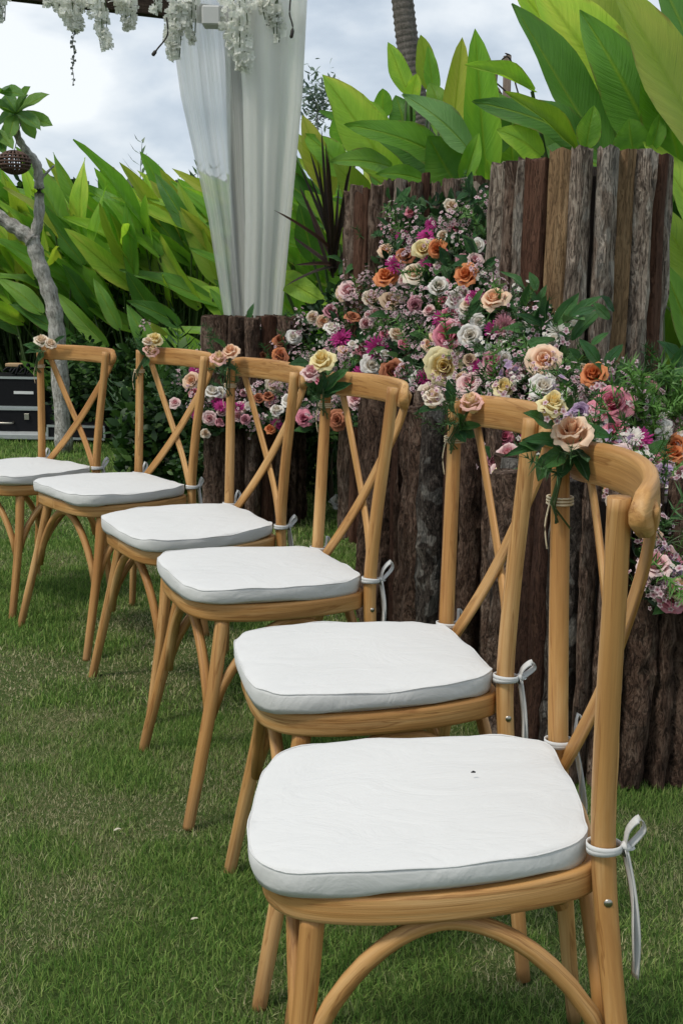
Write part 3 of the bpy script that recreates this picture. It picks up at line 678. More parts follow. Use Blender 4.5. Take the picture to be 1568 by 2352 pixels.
# feathery far tree behind the curtain
for i, (px, py, YY, rx, rz, lab) in enumerate([(728, 235, 16.0, 0.20, 0.24, 'distant blue-green feathery tree top right of the curtain')]):
    c = at(px, py, YY); base = Vector((c.x, YY, 0)); t = thing('feathery_tree', lab, 'tree', base); r = np.random.default_rng(60+i)
    P = r.normal(size=(420, 3))*np.array([rx, rx, rz])*0.7 + np.array(c-base); quads('crown', t, P, mat_mass('far_leaf_hazed', (0.11, 0.17, 0.14), (0.16, 0.22, 0.17), (0.20, 0.26, 0.19)), 0.11, r, 3.5)  # crown colour lightened, distance haze painted into the leaves
    mb = MB(); mb.tube([(0, 0, 0), (0.05, 0, c.z*.6), (0, 0, c.z)], [0.05, 0.03, 0.008], 7)
    for k in range(9): a = k*2.4; mb.tube([(0, 0, c.z-rz*.9+k*rz*.09), (rx*1.0*math.cos(a), rx*math.sin(a), c.z-rz*.5+k*rz*.12)], 0.006, 4)
    mb.build('trunk', fb, t)

# ------------------------------------------------------------------ log drums
def log_mesh(name, seed, flat=False, rows=18):
    r = random.Random(seed); mb = MB(); vs = []; g = []
    prof = [(-.5, -.2), (-.49, .06), (-.39, .30), (-.15, .47), (.15, .48), (.39, .30), (.49, .06), (.5, -.2)]
    if flat: prof = [(-.5, -.2), (-.5, .28), (-.43, .40), (-.1, .43), (.1, .46), (.44, .39), (.5, .27), (.5, -.2)]
    ph = [r.uniform(0, 6) for _ in range(6)]; n = len(prof)
    for i in range(rows+1):
        t = i/rows; sx = 1+0.05*math.sin(5*t+ph[0])+0.03*math.sin(13*t+ph[1]); ox = 0.05*math.sin(4*t+ph[2])+0.02*math.sin(11*t+ph[3])
        for j, (x, y) in enumerate(prof):
            k = 0 if y < 0 else 1
            am = .5 if flat else 1.0
            vs.append((x*sx+ox+k*am*r.uniform(-.05, .05), y+k*am*(0.07*math.sin(7*t+ph[4]+j)+r.uniform(-.10, .10)), t + (r.uniform(-.006, .006) if i == rows else 0)))
            g.append((x*0.08, y*0.05, t*1.0))
    fs = [(i*n+j, i*n+(j+1) % n, (i+1)*n+(j+1) % n, (i+1)*n+j) for i in range(rows) for j in range(n)]
    fs.append(tuple(rows*n+j for j in range(n))); mb.add(vs, fs, g)
    me = mb.mesh(name, (BARKS[0],)); 
    return me
LOGS = [log_mesh('log', i) for i in range(6)] + [log_mesh('log', 10+i, True) for i in range(4)]
for me in LOGS:
    try: me.set_sharp_from_angle(angle=R(50))
    except Exception: pass
KY = 1.056
def drum(label, cx, Y, r, h, seed, flare=0.0, mats=(0, 0, 1, 1, 2, 3, 4), wlog=(0.03, 0.075), hvar=0.02, x=None, hfun=None, forced=None, py=900):
    rd = random.Random(seed); x = at(cx, py, Y).x if x is None else x
    Y *= KY; x *= KY; loc = Vector((x, Y, 0)); t = thing('log_drum', label, 'log drum', loc, 'drums clad in upright split logs')
    mb = MB(); n = 24; mb.tube([(0, 0, 0), (0, 0, h*.97-.03)], [r*(1+flare)-0.012, r-0.012], n); mb.build('core', CORE, t, False)
    a = 0.0; logs = []
    while a < 2*math.pi:
        wl = rd.uniform(*wlog); logs.append((a, wl)); a += wl*1.02/r
    sc = 2*math.pi/a
    for k, (a, wl) in enumerate(logs):
        am = (a + wl*0.51/r)*sc; wl *= sc
        u = rd.random(); mi = rd.choice(mats)
        dep = rd.uniform(0.065, 0.10) if mi in (0, 1, 2, 5, 6) else rd.uniform(.045, .07); hh = h*(1+rd.uniform(-hvar, hvar*0.4)*1.3); 
        if hfun: hh += hfun(am)
        if forced:
            for (ang, m2) in forced:
                if abs((am-ang+math.pi) % (2*math.pi)-math.pi) < wl*0.5/r: mi = m2
        me = LOGS[rd.randrange(6)] if mi in (0, 1, 2, 5, 6) else LOGS[6+rd.randrange(4)]
        o_ = Vector((math.cos(am), math.sin(am), 0)); s_ = Vector((-math.sin(am), math.cos(am), 0))
        rr_ = r + (rd.uniform(-.014, .012) if mi in (0, 1, 2, 5, 6) else rd.uniform(-.022, .002))
        b0 = o_*(rr_*(1+flare)); b1 = o_*rr_ + Vector((0, 0, hh))
        zz = b1-b0 + s_*rd.uniform(-.008, .008); zn = zz.normalized(); xx = (-s_ + s_.dot(zn)*zn).normalized(); yy = zn.cross(xx)
        link('log', me, t, axes(b0, xx*wl*(1+flare*.5), yy*dep, zz), BARKS[mi])
    return t
front = -math.pi/2
drum('short log drum standing under the end of the white curtain', 588, 5.0, 0.20, 0.945, 11, mats=(6, 0, 4, 6), hvar=0.006)
drum('tall reddish-brown log drum at the back behind the highest flowers', 955, 4.62, 0.25, 1.52, 12, 0.03, py=450, mats=(0, 0, 4, 0, 1, 4, 0), hfun=lambda a: -0.05 if math.cos(a) < -0.55 else 0.0)
drum('biggest tall log drum at right with lichen-spotted grey bark', 1334, 3.5, 0.236, 1.475, 13, 0.10, py=430, mats=(0, 1, 1, 2, 3, 1, 4), hvar=0.002, hfun=lambda a: -0.022 if math.cos(a) < -0.6 else 0.0,
     forced=[(front-1.3, 1), (front-1.1, 0), (front-0.85, 0), (front-0.60, 4), (front-0.48, 3), (front-0.25, 1), (front+0.06, 5), (front+0.25, 1), (front+0.45, 3), (front+0.65, 1), (front+0.9, 4), (front+1.15, 1)])
drum('low log drum under the flowers at the left end of the low row', 962, 3.95, 0.20, 0.76, 14, mats=(6, 7, 6, 2, 4))
drum('low log drum under the flowers between the third and second nearest chairs', 1010, 3.36, 0.20, 0.76, 15, mats=(6, 7, 2, 6, 0))
drum('low log drum under the flowers behind the second nearest chair', 1125, 2.94, 0.20, 0.745, 16, mats=(6, 7, 2, 6, 0, 4, 2))
drum('low log drum nearest the camera behind the nearest chair', 1425, 2.42, 0.235, 0.67, 17, mats=(6, 7, 2, 6, 0, 7))

# ------------------------------------------------------------------ pergola beam, post, curtain
DARKW = mat_bark('pergola_wood', [(0.3, (0.02, 0.014, 0.011)), (0.5, (0.05, 0.035, 0.026)), (0.75, (0.10, 0.075, 0.055))], crack=0.1, zs=1.5)
CY = 5.75
pc = at(548, 300, CY); t = thing('pergola', 'dark timber pergola beam and post at the top left', 'pergola', (pc.x, CY+0.05, 0)); tl = t.matrix_basis.translation.copy()
b0 = at(-160, -42, CY-0.28); b1 = at(385, 22, CY); b2 = b1 + (b1-b0)*0.62
mb = MB(); mb.tube([b0-tl, (b0+b1)/2-tl, b1-tl, b2-tl], 0.052, 4, flat=(1.0, 0.9), ref=(0, 0, 1)); mb.build('beam', DARKW, t, False)
mb = MB(); mb.tube([(0, 0, 0), (0, 0, b2.z-0.06)], 0.055, 4, ref=(0, 1, 0)); mb.build('post', DARKW, t, False)
pl = at(487, 40, CY-0.16); mb = MB(); mb.box(pl-tl, (0.042, 0.05, 0.042), 0.006); mb.build('white_bracket', mat_plain('white_paint', (0.52, 0.52, 0.50), 0.6), t, False)
def mat_sheer(lo, hi):
    b = NB('sheer_white_cloth'); o = b.grain()
    f = b.noise(b.mapping(o, (30, 1.2, 1)), 1.0, 3)
    b.color((0.90, 0.90, 0.865)); b.val('Roughness', 0.8); b.val('Specular IOR Level', 0.1)
    tl_ = b.n('ShaderNodeBsdfTranslucent'); tl_.inputs[0].default_value = (0.92, 0.92, 0.885, 1)
    tr = b.n('ShaderNodeBsdfTransparent'); m1 = b.n('ShaderNodeMixShader'); m1.inputs[0].default_value = 0.72
    b.l(b.b.outputs[0], m1.inputs[1]); b.l(tl_.outputs[0], m1.inputs[2])
    m2 = b.n('ShaderNodeMixShader'); b.l(b.ramp(f, [(0.35, (lo,)*3), (0.65, (hi,)*3)]), m2.inputs[0])
    b.l(m1.outputs[0], m2.inputs[1]); b.l(tr.outputs[0], m2.inputs[2]); b.l(m2.outputs[0], b.out.inputs[0]); return b.mat
SHEER = mat_sheer(0.18, 0.40); FULL = mat_sheer(0.02, 0.06)
def curtain(label, prof, folds, amp, dy, seed, mat, over=0.9):
    r = random.Random(seed); mb = MB(); vs = []; g = []
    nc, nr = folds*24, 44
    top = prof[0]; loc = Vector((at((prof[0][1]+prof[0][2])/2, 700, CY).x, CY+dy, 0))
    ph = [r.uniform(-.5, .5) for _ in range(folds+2)]
    ybot = prof[-1][0]
    for i in range(nr+1):
        f = i/nr; py = prof[0][0] + (prof[-1][0]-prof[0][0])*f
        for q in range(len(prof)-1):
            if prof[q][0] <= py <= prof[q+1][0] or q == len(prof)-2:
                k = (py-prof[q][0])/(prof[q+1][0]-prof[q][0]); xl = prof[q][1]+(prof[q+1][1]-prof[q][1])*k; xr = prof[q][2]+(prof[q+1][2]-prof[q][2])*k
                if py <= prof[q+1][0]: break
        A = at(xl, py, CY+dy); B = at(xr, py, CY+dy)
        wd = (B-A).length
        for j in range(nc+1):
            s = j/nc; ang = s*folds*2*math.pi + ph[int(s*folds)]*0.5 + 0.5*math.sin(3*s+seed)
            ss = s + over*math.sin(2*ang)/(folds*2*math.pi)*0.55*min(1, s*8, (1-s)*8)
            p = A + (B-A)*ss; am = amp*(0.7+0.3*math.sin(5*s+seed+f))*(0.55+0.6*wd)
            vs.append(Vector((p.x, p.y + am*math.cos(ang) + 0.01*math.sin(6*f+9*s) + 0.003*math.sin(s*31+2*f+seed)*(1-.5*f), max(0.01, p.z)))-loc); g.append((s*2, f*2.6, 0))
    n1 = nc+1
    fs = [(i*n1+j, i*n1+j+1, (i+1)*n1+j+1, (i+1)*n1+j) for i in range(nr) for j in range(nc)]
    mb.add(vs, fs, g); t = thing('curtain', label, 'curtain', loc, 'white drapes on the pergola post'); mb.build('drape', mat, t)
curtain('sheer white curtain hanging in pleats, left half on the pergola post', [(-70, 372, 555), (220, 412, 572), (500, 476, 575), (745, 516, 580), (1080, 528, 585)], 3, 0.06, -0.05, 1, SHEER, .5)
curtain('fuller white curtain hanging in pleats, right half on the pergola post', [(-70, 540, 708), (220, 556, 694), (500, 562, 668), (745, 560, 645), (1080, 565, 640)], 3, 0.055, -0.12, 2, FULL, .4)
curtain('back layer of white cloth behind the pleated curtain halves', [(-70, 510, 690), (300, 520, 680), (745, 540, 630), (1080, 545, 625)], 3, 0.05, 0.10, 3, FULL)

# hanging white silk blossoms
def blossom_cluster(label, px, y0, y1, wpx, Y, n, seed, strand=0):
    r = np.random.default_rng(seed); top = at(px, y0, Y); bot = at(px, y1, Y); loc = top
    t = thing('silk_blossom_cluster', label, 'artificial flowers', loc, 'white silk blossoms hanging from the pergola beam')
    mb = MB(); Hh = top.z-bot.z; W_ = wpx/FPX*Y/2
    for i in range(int(n*.9)):
        f = r.random(); rad = W_*1.1*(1-0.7*f**1.3)*math.sqrt(r.random()); a = r.uniform(0, 6.28)
        c = Vector((rad*math.cos(a)+0.02*math.sin(5*f+seed), rad*math.sin(a)*0.8, -f*Hh))
        d = Vector(r.normal(size=3)) + Vector((0, -1.2, 0.0)); d.normalize(); x = d.orthogonal().normalized(); y = d.cross(x)
        s = r.uniform(0.012, 0.022)
        for k in range(4):
            b_ = k*1.571 + r.uniform(-.3, .3); e = x*math.cos(b_)+y*math.sin(b_); f_ = d.cross(e)
            mb.add([c, c+e*s*.6+f_*s*.5+d*s*.2, c+e*s*1.05+d*s*r.uniform(-.1, .4), c+e*s*.6-f_*s*.5+d*s*.2], [(0, 1, 2, 3)], [(0, 0, 0.2), (.3, 0, .8), (0, 0, 1), (-.3, 0, .8)])
    mb.build('blossoms', P_ORCH, t)
    mb = MB()
    for k in range(4): a = k*1.6; mb.tube(catmull([(0, 0, 0.06), (W_*.4*math.cos(a), W_*.4*math.sin(a), -Hh*.4), (0.01*math.cos(a), 0.01, -Hh*.98)], 4), 0.0025, 4)
    mb.build('stem', STEM, t)
    if strand:
        mb = MB(); P = [Vector((0.004*math.sin(k*1.3)-0.012*k/12, 0, -Hh*.9-strand/FPX*Y*k/12)) for k in range(13)]; mb.tube(P, 0.002, 4)
        for k in range(2, 13):
            p = P[k]
            for q in range(3):
                d = Vector(r.normal(size=3)); d.normalize(); s_ = d.orthogonal().normalized()*0.008; L_ = 0.022*(1.2-k/16)
                mb.add([p, p+d*L_*.5+s_, p+d*L_, p+d*L_*.5-s_], [(0, 1, 2, 3)])
        mb.build('bud_strand', mat_plain('grey_bud', (0.16, 0.18, 0.16), 0.7), t)
BY = CY-0.14
for args in [('white silk blossoms at the very left end of the beam', 2, -30, 48, 42, BY-.2, 70, 1), ('largest white blossom cluster on the beam with a dark bud strand', 168, -30, 68, 78, BY-.1, 260, 2, 120),
             ('white blossom spray right of the bud strand, tapering to a point', 233, -30, 112, 50, BY-.1, 150, 3), ('short white blossom cluster mid-beam', 288, -30, 66, 60, BY-.05, 150, 4),
             ('few white blossoms lying along the beam between clusters', 110, -25, 14, 46, BY-.1, 50, 5), ('small white blossom sprig just left of the curtain edge', 362, -20, 30, 30, BY, 40, 6),
             ('long white blossom spray on the left curtain edge', 405, -30, 134, 56, BY, 230, 7), ('white blossom spray beside the white bracket', 440, -30, 98, 44, BY, 130, 8),
             ('thick white blossom spray hanging on the curtain centre', 550, -30, 165, 86, BY-.04, 360, 9), ('thin white blossom spray at curtain right', 618, -30, 60, 70, BY-.02, 150, 10),
             ('trailing white blossom tip low on the right curtain', 636, 20, 98, 36, BY-.02, 60, 11)]:
    blossom_cluster(*args)
mb = MB(); TW = mat_plain('dark_leaf_twig', (0.03, 0.025, 0.02), 0.7)
for P in ([(383, 40, 0), (385, 80, 0), (362, 112, 0), (350, 128, 0)], [(668, -10, 0), (665, 30, 0), (672, 60, 0), (668, 88, 0)]):
    mb = MB(); q = [at(a, b_, BY-.08) for a, b_, _ in P]; mb.tube(catmull(q, 6), [0.004]*14+[0.009]*4+[0.003], 5)
    o = mb.build('dark_twig', TW); tag(o, 'dark dried twig dangling at the ' + ('left edge' if P[0][0] < 500 else 'right top') + ' of the white curtain', 'twig')

# ------------------------------------------------------------------ black equipment cases
BLK = mat_plain('black_case', (0.010, 0.010, 0.012), 0.6, spec=0.15, var=.3, scale=50); ALU = mat_plain('aluminium_edge', (0.55, 0.57, 0.58), 0.35, 0.8)
WHT = mat_plain('label_white', (0.75, 0.75, 0.74), 0.6)
def case(label, px0, px1, ytop, ybot, Y, depth=0.4, rz=0.0, lab=None, handle=True, edges=True):
    A = at(px0, ybot, Y); B = at(px1, ytop, Y); wd = abs(B.x-A.x); h = B.z-A.z; loc = Vector(((A.x+B.x)/2, Y+depth/2, A.z))
    t = thing('equipment_case', label, 'equipment case', loc, 'black equipment cases', Matrix.Translation(loc) @ Matrix.Rotation(rz, 4, 'Z'))
    mb = MB(); mb.box((0, 0, h/2), (wd/2, depth/2, h/2), 0.012); mb.build('shell', BLK, t, False)
    if edges:
        for z in (0.008, h-0.008):
            mb = MB(); mb.box((0, -depth/2, z), (wd/2+.003, .006, .008)); mb.build('edge_strip', ALU, t, False)
        for sx in (-1, 1):
            mb = MB(); mb.box((sx*wd/2, -depth/2, h/2), (.007, .007, h/2-.018)); mb.build('edge_strip', ALU, t, False)
    if handle:
        mb = MB(); mb.tube(catmull([(-.06, -depth/2, h*.5), (-.05, -depth/2-.03, h*.48), (.05, -depth/2-.03, h*.48), (.06, -depth/2, h*.5)], 4), 0.007, 6); mb.build('handle', STEEL, t)
        for sx in (-.3, .3):
            mb = MB(); mb.box((sx*wd, -depth/2-.004, h*.7), (.018, .006, .022), .002); mb.build('latch', STEEL, t, False)
    if lab:
        mb = MB(); mb.box((lab[0]*wd/2, -depth/2-.003, h*lab[1]), (lab[2], .002, lab[3])); mb.build('label_plate', WHT, t, False)
    return t
EY = 8.0
gb = ground(60, 1008); EY = min(8.3, gb.y)
case('wide black case with silver edges at the bottom of the left stack', -70, 92, 938, 1000, EY, 0.5, 0.03)
case('black case with a white label plate on top of the left stack', -60, 88, 866, 936, EY+.02, 0.45, 0.0, (0.55, 0.5, 0.07, 0.010), False)
case('low flat case with silver corner edges in front of the open case', 112, 243, 978, 1009, EY-.25, 0.3, -0.05, None, False)
t = case('black speaker case with a round driver behind the farthest chair back', 98, 176, 925, 978, EY+.05, 0.35, 0.05, None, False, False)
mb = MB(); mb.tube([Vector((0.06*math.cos(a), -0.18, 0.10+0.06*math.sin(a))) for a in np.linspace(0, 6.283, 25)[:-1]], 0.008, 6, closed=True); mb.build('driver_ring', BLK, t)
a_, b_ = at(104, 905, EY+.2), at(172, 905, EY+.2); loc = (a_+b_)/2; t = thing('open_case_lid', 'pale open lid of a case standing behind the farthest chair', 'case lid', (loc.x, EY+.45, 0.0))
z0 = at(100, 978, EY+.3).z; z1 = at(100, 903, EY+.3).z
mb = MB(); mb.box((0, 0, (z0+z1)/2), (0.135, 0.015, (z1-z0)/2+.0), 0.004); mb.build('panel', BLK, t, False)
for (cx, cz, hx, hz) in ((0, z1-.006, .142, .010), (-.138, (z0+z1)/2, .008, (z1-z0)/2-.02), (.132, (z0+z1)/2, .014, (z1-z0)/2-.02)):
    mb = MB(); mb.box((cx, -.008, cz), (hx, .014, hz)); mb.build('rim_strip', WHT, t, False)
mb = MB(); mb.box((0, 0, z0/2-.004), (0.12, 0.03, z0/2-.008)); mb.build('base_block', BLK, t, False)
g0 = ground(262, 1008); mb = MB(); mb.box((g0.x, g0.y, 0.03), (0.10, 0.15, 0.03), 0.008); o = mb.build('concrete_slab', mat_plain('concrete', (0.28, 0.25, 0.22), 0.9, var=.3), None, False); tag(o, 'small flat concrete slab lying on the lawn beside the black cases', 'slab')
mb = MB()
for k in range(7):
    q = [at(10+9*k+jit(6), 858+jit(6), EY+.1), at(20+9*k, 842+jit(8), EY+.12), at(34+8*k, 856+jit(5), EY+.15)]; mb.tube(catmull(q, 5), 0.008, 5)
o = mb.build('coiled_cable', BLK); tag(o, 'tangle of black cable heaped on the top equipment case', 'cable')
p = at(36, 838, EY+.2); mb = MB(); mb.box(p, (.06, .05, .012), .004); o = mb.build('wooden_block', mat_plain('pale_wood', (0.45, 0.30, 0.16), 0.6), None, False); tag(o, 'small pale wooden block on top of the cable heap', 'block')
mb = MB(); gq = ground(45, 1012); mb.box((gq.x-.05, EY-.05, .035), (.30, .12, .018), .004); o = mb.build('grey_plank', mat_plain('grey_plank', (0.36, 0.38, 0.38), 0.6, var=.2), None, False); tag(o, 'grey plank lying in front of the black case stack', 'plank')

# ------------------------------------------------------------------ flowers
def rose_mesh(name, seed, na=4, nb=3, open_=1.0, tall=1.0):
    r = random.Random(seed); mb = MB()
    layers = [(3, .02, .07, .62, 1.7, .02), (4, .06, .13, .64, 1.35, .1), (5, .11, .22, .61, 1.15, .25), (5, .15, .33*open_, .54, 1.0, .5), (6, .19, .47*open_, .43, 0.85, .85)]
    layers = [(n, a_, b_, h_*tall, sp_, cu) for n, a_, b_, h_, sp_, cu in layers]
    a0 = r.uniform(0, 6)
    for li, (n, r0, r1, H, span, curl) in enumerate(layers):
        for i in range(n):
            an = a0 + 2*math.pi*i/n + li*0.7 + r.uniform(-.15, .15); h = H*r.uniform(.84, 1.14); q1 = r1*r.uniform(.82, 1.16); vs = []; g = []; pa, pb = r.uniform(0, 6), r.uniform(0, 6); tw = r.uniform(-.12, .12)
            for j in range(nb+1):
                t = j/nb
                for k in range(na+1):
                    s = -1+2*k/na; sh = (math.sin(math.pi*(0.12+0.72*t)))**0.7
                    ph = an + s*span*sh; bud = 1.0 if open_ > .7 else 1-0.5*max(0, t-.4)
                    rad = bud*( r0 + (q1-r0)*(t**0.6) + (curl if open_ > .7 else 0)*0.10*max(0, t-.6)*2.5 - 0.03*abs(s)*t*(1 if li < 3 else -.5))
                    z = h*(math.sin(t*1.57)**0.9) - curl*0.16*max(0, t-.65)*2.5 - 0.10*h*abs(s)**2.2*t + 0.022*t*math.sin(4*s+pa)*(.4+li*.25)
                    rad += 0.016*t*math.sin(5*s+pb)*(.3+li*.3) + tw*s*t*.25*(li > 1)
                    vs.append((rad*math.cos(ph), rad*math.sin(ph), z)); g.append((s, t, 0.15+0.2*li*t+0.15*t))
            fs = [(j*(na+1)+k, j*(na+1)+k+1, (j+1)*(na+1)+k+1, (j+1)*(na+1)+k) for j in range(nb) for k in range(na)]
            mb.add(vs, fs, g)
    # closed base cup
    nn = 10; vs = [(0, 0, -.02)] + [(.2*math.cos(6.283*i/nn), .2*math.sin(6.283*i/nn), .06) for i in range(nn)]
    mb.add(vs, [(0, 1+(i+1) % nn, 1+i) for i in range(nn)], [(0, 0, .2)]*(nn+1))
    return mb.mesh(name, (P_WHITE,))
ROSES = [rose_mesh('rose', i, 5, 4, o_, tl_) for i, (o_, tl_) in enumerate(((1.0, 1.0), (0.9, 1.15), (1.08, .9), (0.78, 1.2), (1.0, 1.1), (.86, 1.0), (1.12, .8)))]
ROSE_HI = [rose_mesh('rose', 50, 8, 7, 0.95, 1.25), rose_mesh('rose', 51, 8, 7, 0.80, 1.3)]
def mum_mesh(name, seed):
    r = random.Random(seed); mb = MB()
    for li, (n, el, L_) in enumerate([(20, 0.1, .5), (18, 0.35, .47), (14, 0.65, .40), (10, 0.95, .30), (6, 1.3, .2)]):
        for i in range(n):
            a = 6.283*i/n+li*.4+r.uniform(-.12, .12); e = el+r.uniform(-.1, .1); l = L_*r.uniform(.85, 1.1); d = Vector((math.cos(a)*math.cos(e), math.sin(a)*math.cos(e), math.sin(e)))*l
            s = Vector((-math.sin(a), math.cos(a), 0))*0.042; up = Vector((0, 0, .03))
            mb.add([Vector((0, 0, .05)), d*.55+s+up, d*.95+s*.6, d+up*.5, d*.95-s*.6, d*.55-s+up], [(0, 1, 2, 3), (0, 3, 4, 5)], [(0, 0, .1+.1*li), (1, .5, .5), (1, .9, .9), (0, 1, 1), (-1, .9, .9), (-1, .5, .5)])
    return mb.mesh(name, (P_MAG,), False)
MUMS = [mum_mesh('chrysanthemum', i) for i in range(2)]
def sprig_mesh(name, seed, n=15, fmat=P_FILL, fr=0.0075):
    r = random.Random(seed); mb = MB(); 
    mb.tube([(0, 0, 0), (0.004, 0, .04), (0, .004, .09)], 0.0012, 3, mi=0)
    for i in range(n):
        b_ = Vector((0, 0, r.uniform(.02, .07))); d = Vector((r.gauss(0, 1), r.gauss(0, 1), abs(r.gauss(.6, .7)))).normalized(); e = b_ + d*r.uniform(.012, .042)
        mb.tube([b_, e], 0.0009, 3, mi=0, cap=False); nrm = (d+Vector((0, 0, .5))).normalized(); x = nrm.orthogonal().normalized(); y = nrm.cross(x); f = fr*r.uniform(.7, 1.2)
        for k in range(5):
            a = 1.2566*k; u_ = x*math.cos(a)+y*math.sin(a); v_ = x*math.cos(a+.6)+y*math.sin(a+.6); w_ = x*math.cos(a-.6)+y*math.sin(a-.6)
            mb.add([e, e+w_*f*.75+nrm*f*.15, e+u_*f*1.1+nrm*f*.1, e+v_*f*.75+nrm*f*.15], [(0, 1, 2, 3)], [(0, 0, 0), (-1, .6, .8), (0, 1, 1.1), (1, .6, .8)], mi=1)
    return mb.mesh(name, (STEM, fmat), False)
SPR = dict(f=[sprig_mesh('filler_sprig', i) for i in range(3)], l=[sprig_mesh('filler_sprig', 10+i, 14, P_LIL, 0.010) for i in range(2)], w=[sprig_mesh('filler_sprig', 20+i, 10, P_WHITE, 0.008) for i in range(2)])
def needle_mesh(name, seed, mat, n=46):
    r = random.Random(seed); mb = MB(); P = catmull([(0, 0, 0), (.01, 0, .06), (.03, .01, .13)], 5); mb.tube(P, 0.0013, 3)
    for i in range(n):
        p = P[1+i*(len(P)-2)//n]; d = Vector((r.gauss(0, 1), r.gauss(0, 1), .7)).normalized()*r.uniform(.02, .04); s = d.orthogonal().normalized()*.0022
        mb.add([p-s, p+s, p+d], [(0, 1, 2)])
    return mb.mesh(name, (mat,), False)
GREENS = [needle_mesh('greenery_sprig', i, NEEDLE) for i in range(2)] + [needle_mesh('greenery_sprig', 5+i, NEEDLE_L) for i in range(2)]

def lin(x, tab):
    for (x0, y0), (x1, y1) in zip(tab, tab[1:]):
        if x <= x1: return y0 + (y1-y0)*max(0, min(1, (x-x0)/(x1-x0)))
    return tab[-1][1]
YF = [(380, 4.74), (600, 4.66), (700, 4.5), (800, 4.1), (900, 3.60), (1000, 3.08), (1100, 2.68), (1200, 2.52), (1300, 2.34), (1420, 2.12), (1600, 2.06)]
YL = [(380, 960), (700, 985), (900, 1000), (1100, 1130), (1300, 1190), (1450, 1260), (1568, 1400), (1620, 1420)]
def fdepth(px, py):
    return KY*lin(px, YF) + 0.8*max(0.0, (lin(px, YL)-py)/500.0)
def orient(p, scale, spin=0.0, up=0.45, j=0.35, d=None):
    d = d or (Vector((-p.x, -p.y, CAM_H-p.z)).normalized()*0.85 + Vector((jit(j), jit(j), up+jit(j)))).normalized()
    x = d.orthogonal().normalized(); y = d.cross(x); q = Matrix.Rotation(random.uniform(0, 6.28), 4, d)
    M_ = q @ axes(Vector((0, 0, 0)), x, y, d); return Matrix.Translation(p) @ M_ @ Matrix.Scale(scale, 4)
ARR = []
for lab, x, Y in [('cascade of coral, white and magenta flowers over the short log drum', 590, 4.85), ('tall central flower mound of roses and magenta daisies climbing the rear drum', 900, 4.0), ('flower mound of roses and greenery at right in front of the biggest drum', 1330, 2.8)]:
    ARR.append(thing('flower_arrangement', lab, 'flowers', at(x, 1000, Y)*1.0, None))
def arr(px): return ARR[0] if px < 690 else (ARR[1] if px < 1150 else ARR[2])
def put(px, py, mesh, scale, mat=None, name=None, dy=0.0, M_=None, up=0.45, j=0.35):
    a = arr(px); p = at(px, py, fdepth(px, py)+dy); M2 = orient(p, scale, up=up, j=j) if M_ is None else M_
    return link(name or mesh.name.split('.')[0], mesh, a, Matrix.Translation(-a.matrix_basis.translation) @ M2, mat)
z4 = lambda l: [(631.6+.5*a, 402+.5*b, c, s*.5) for a, b, c, s in l]
z2 = lambda l: [(784+.5*a, 804+.5*b, c, s*.5) for a, b, c, s in l]
zb = lambda l: [(287+.366*a, 746+.366*b, c, s*.366) for a, b, c, s in l]
FL = z4([(685, 348, 'y', 85), (755, 345, 'o', 75), (695, 290, 'M', 85), (600, 385, 't', 75), (548, 420, 'M', 95), (515, 490, 'o', 95), (640, 470, 'c', 88), (888, 475, 'o', 100), (750, 530, 'w', 80), (825, 585, 'w', 75),
  (435, 580, 'c', 80), (535, 590, 'n', 80), (1010, 590, 'p', 105), (340, 545, 'b', 80), (760, 665, 'M', 80), (810, 740, 'k', 125), (893, 740, 'w', 90), (745, 750, 'p', 60), (550, 750, 'c', 70), (305, 755, 'M', 100), (265, 715, 'w', 60),
  (355, 665, 't', 55), (470, 800, 'M', 120), (445, 880, 'w', 80), (540, 905, 't', 90), (85, 745, 'w', 52), (20, 770, 't', 55), (25, 840, 't', 60), (310, 820, 'p', 50), (775, 880, 'y', 135), (690, 930, 'M', 80), (715, 1025, 'c', 95),
  (900, 970, 'b', 90), (895, 855, 'n', 55), (985, 880, 'd', 95), (1035, 1010, 'y', 100), (1240, 860, 'p', 115), (1465, 935, 'o', 110), (1220, 1010, 'w', 130), (1395, 1090, 'l', 80), (1550, 1060, 'k', 135), (1040, 850, 'w', 62),
  (390, 920, 'M', 80), (385, 1045, 'b', 85), (285, 1130, 't', 70), (130, 1125, 'k', 65), (65, 1050, 'w', 65), (15, 1095, 'w', 60), (710, 640, 'b', 60), (420, 690, 'b', 60), (640, 600, 'd', 60), (910, 400, 'b', 60), (250, 640, 'd', 60)])
FL += z2([(735, 405, 'k', 95), (770, 500, 'b', 105), (745, 590, 'y', 80), (890, 620, 't', 80), (590, 450, 'M', 70), (1105, 610, 'w', 65), (1340, 400, 'W', 90), (1465, 380, 'W', 105), (1545, 445, 'o', 100), (1555, 725, 'b', 70), (1550, 1110, 'p', 95), (1430, 860, 'p', 65), (1480, 560, 'l', 60), (1240, 700, 'c', 70)])
FL += zb([(445, 290, 'M', 80), (430, 360, 'p', 90), (545, 445, 'w', 88), (600, 425, 'w', 55), (535, 590, 'b', 82), (600, 515, 'M', 85), (715, 520, 'M', 85), (500, 690, 'c', 62), (585, 635, 'd', 62), (770, 175, 'o', 88), (870, 150, 'w', 78),
  (960, 110, 'o', 72), (965, 205, 'o', 82), (870, 210, 't', 65), (1060, 85, 'w', 68), (930, 380, 'c', 82), (900, 470, 't', 65), (940, 560, 'b', 70), (835, 470, 't', 62), (1125, 595, 'k', 80), (905, 670, 'o', 62), (1450, 500, 'b', 80), (1340, 600, 't', 80), (320, 500, 'b', 60), (440, 560, 'M', 60), (760, 600, 'd', 60)])
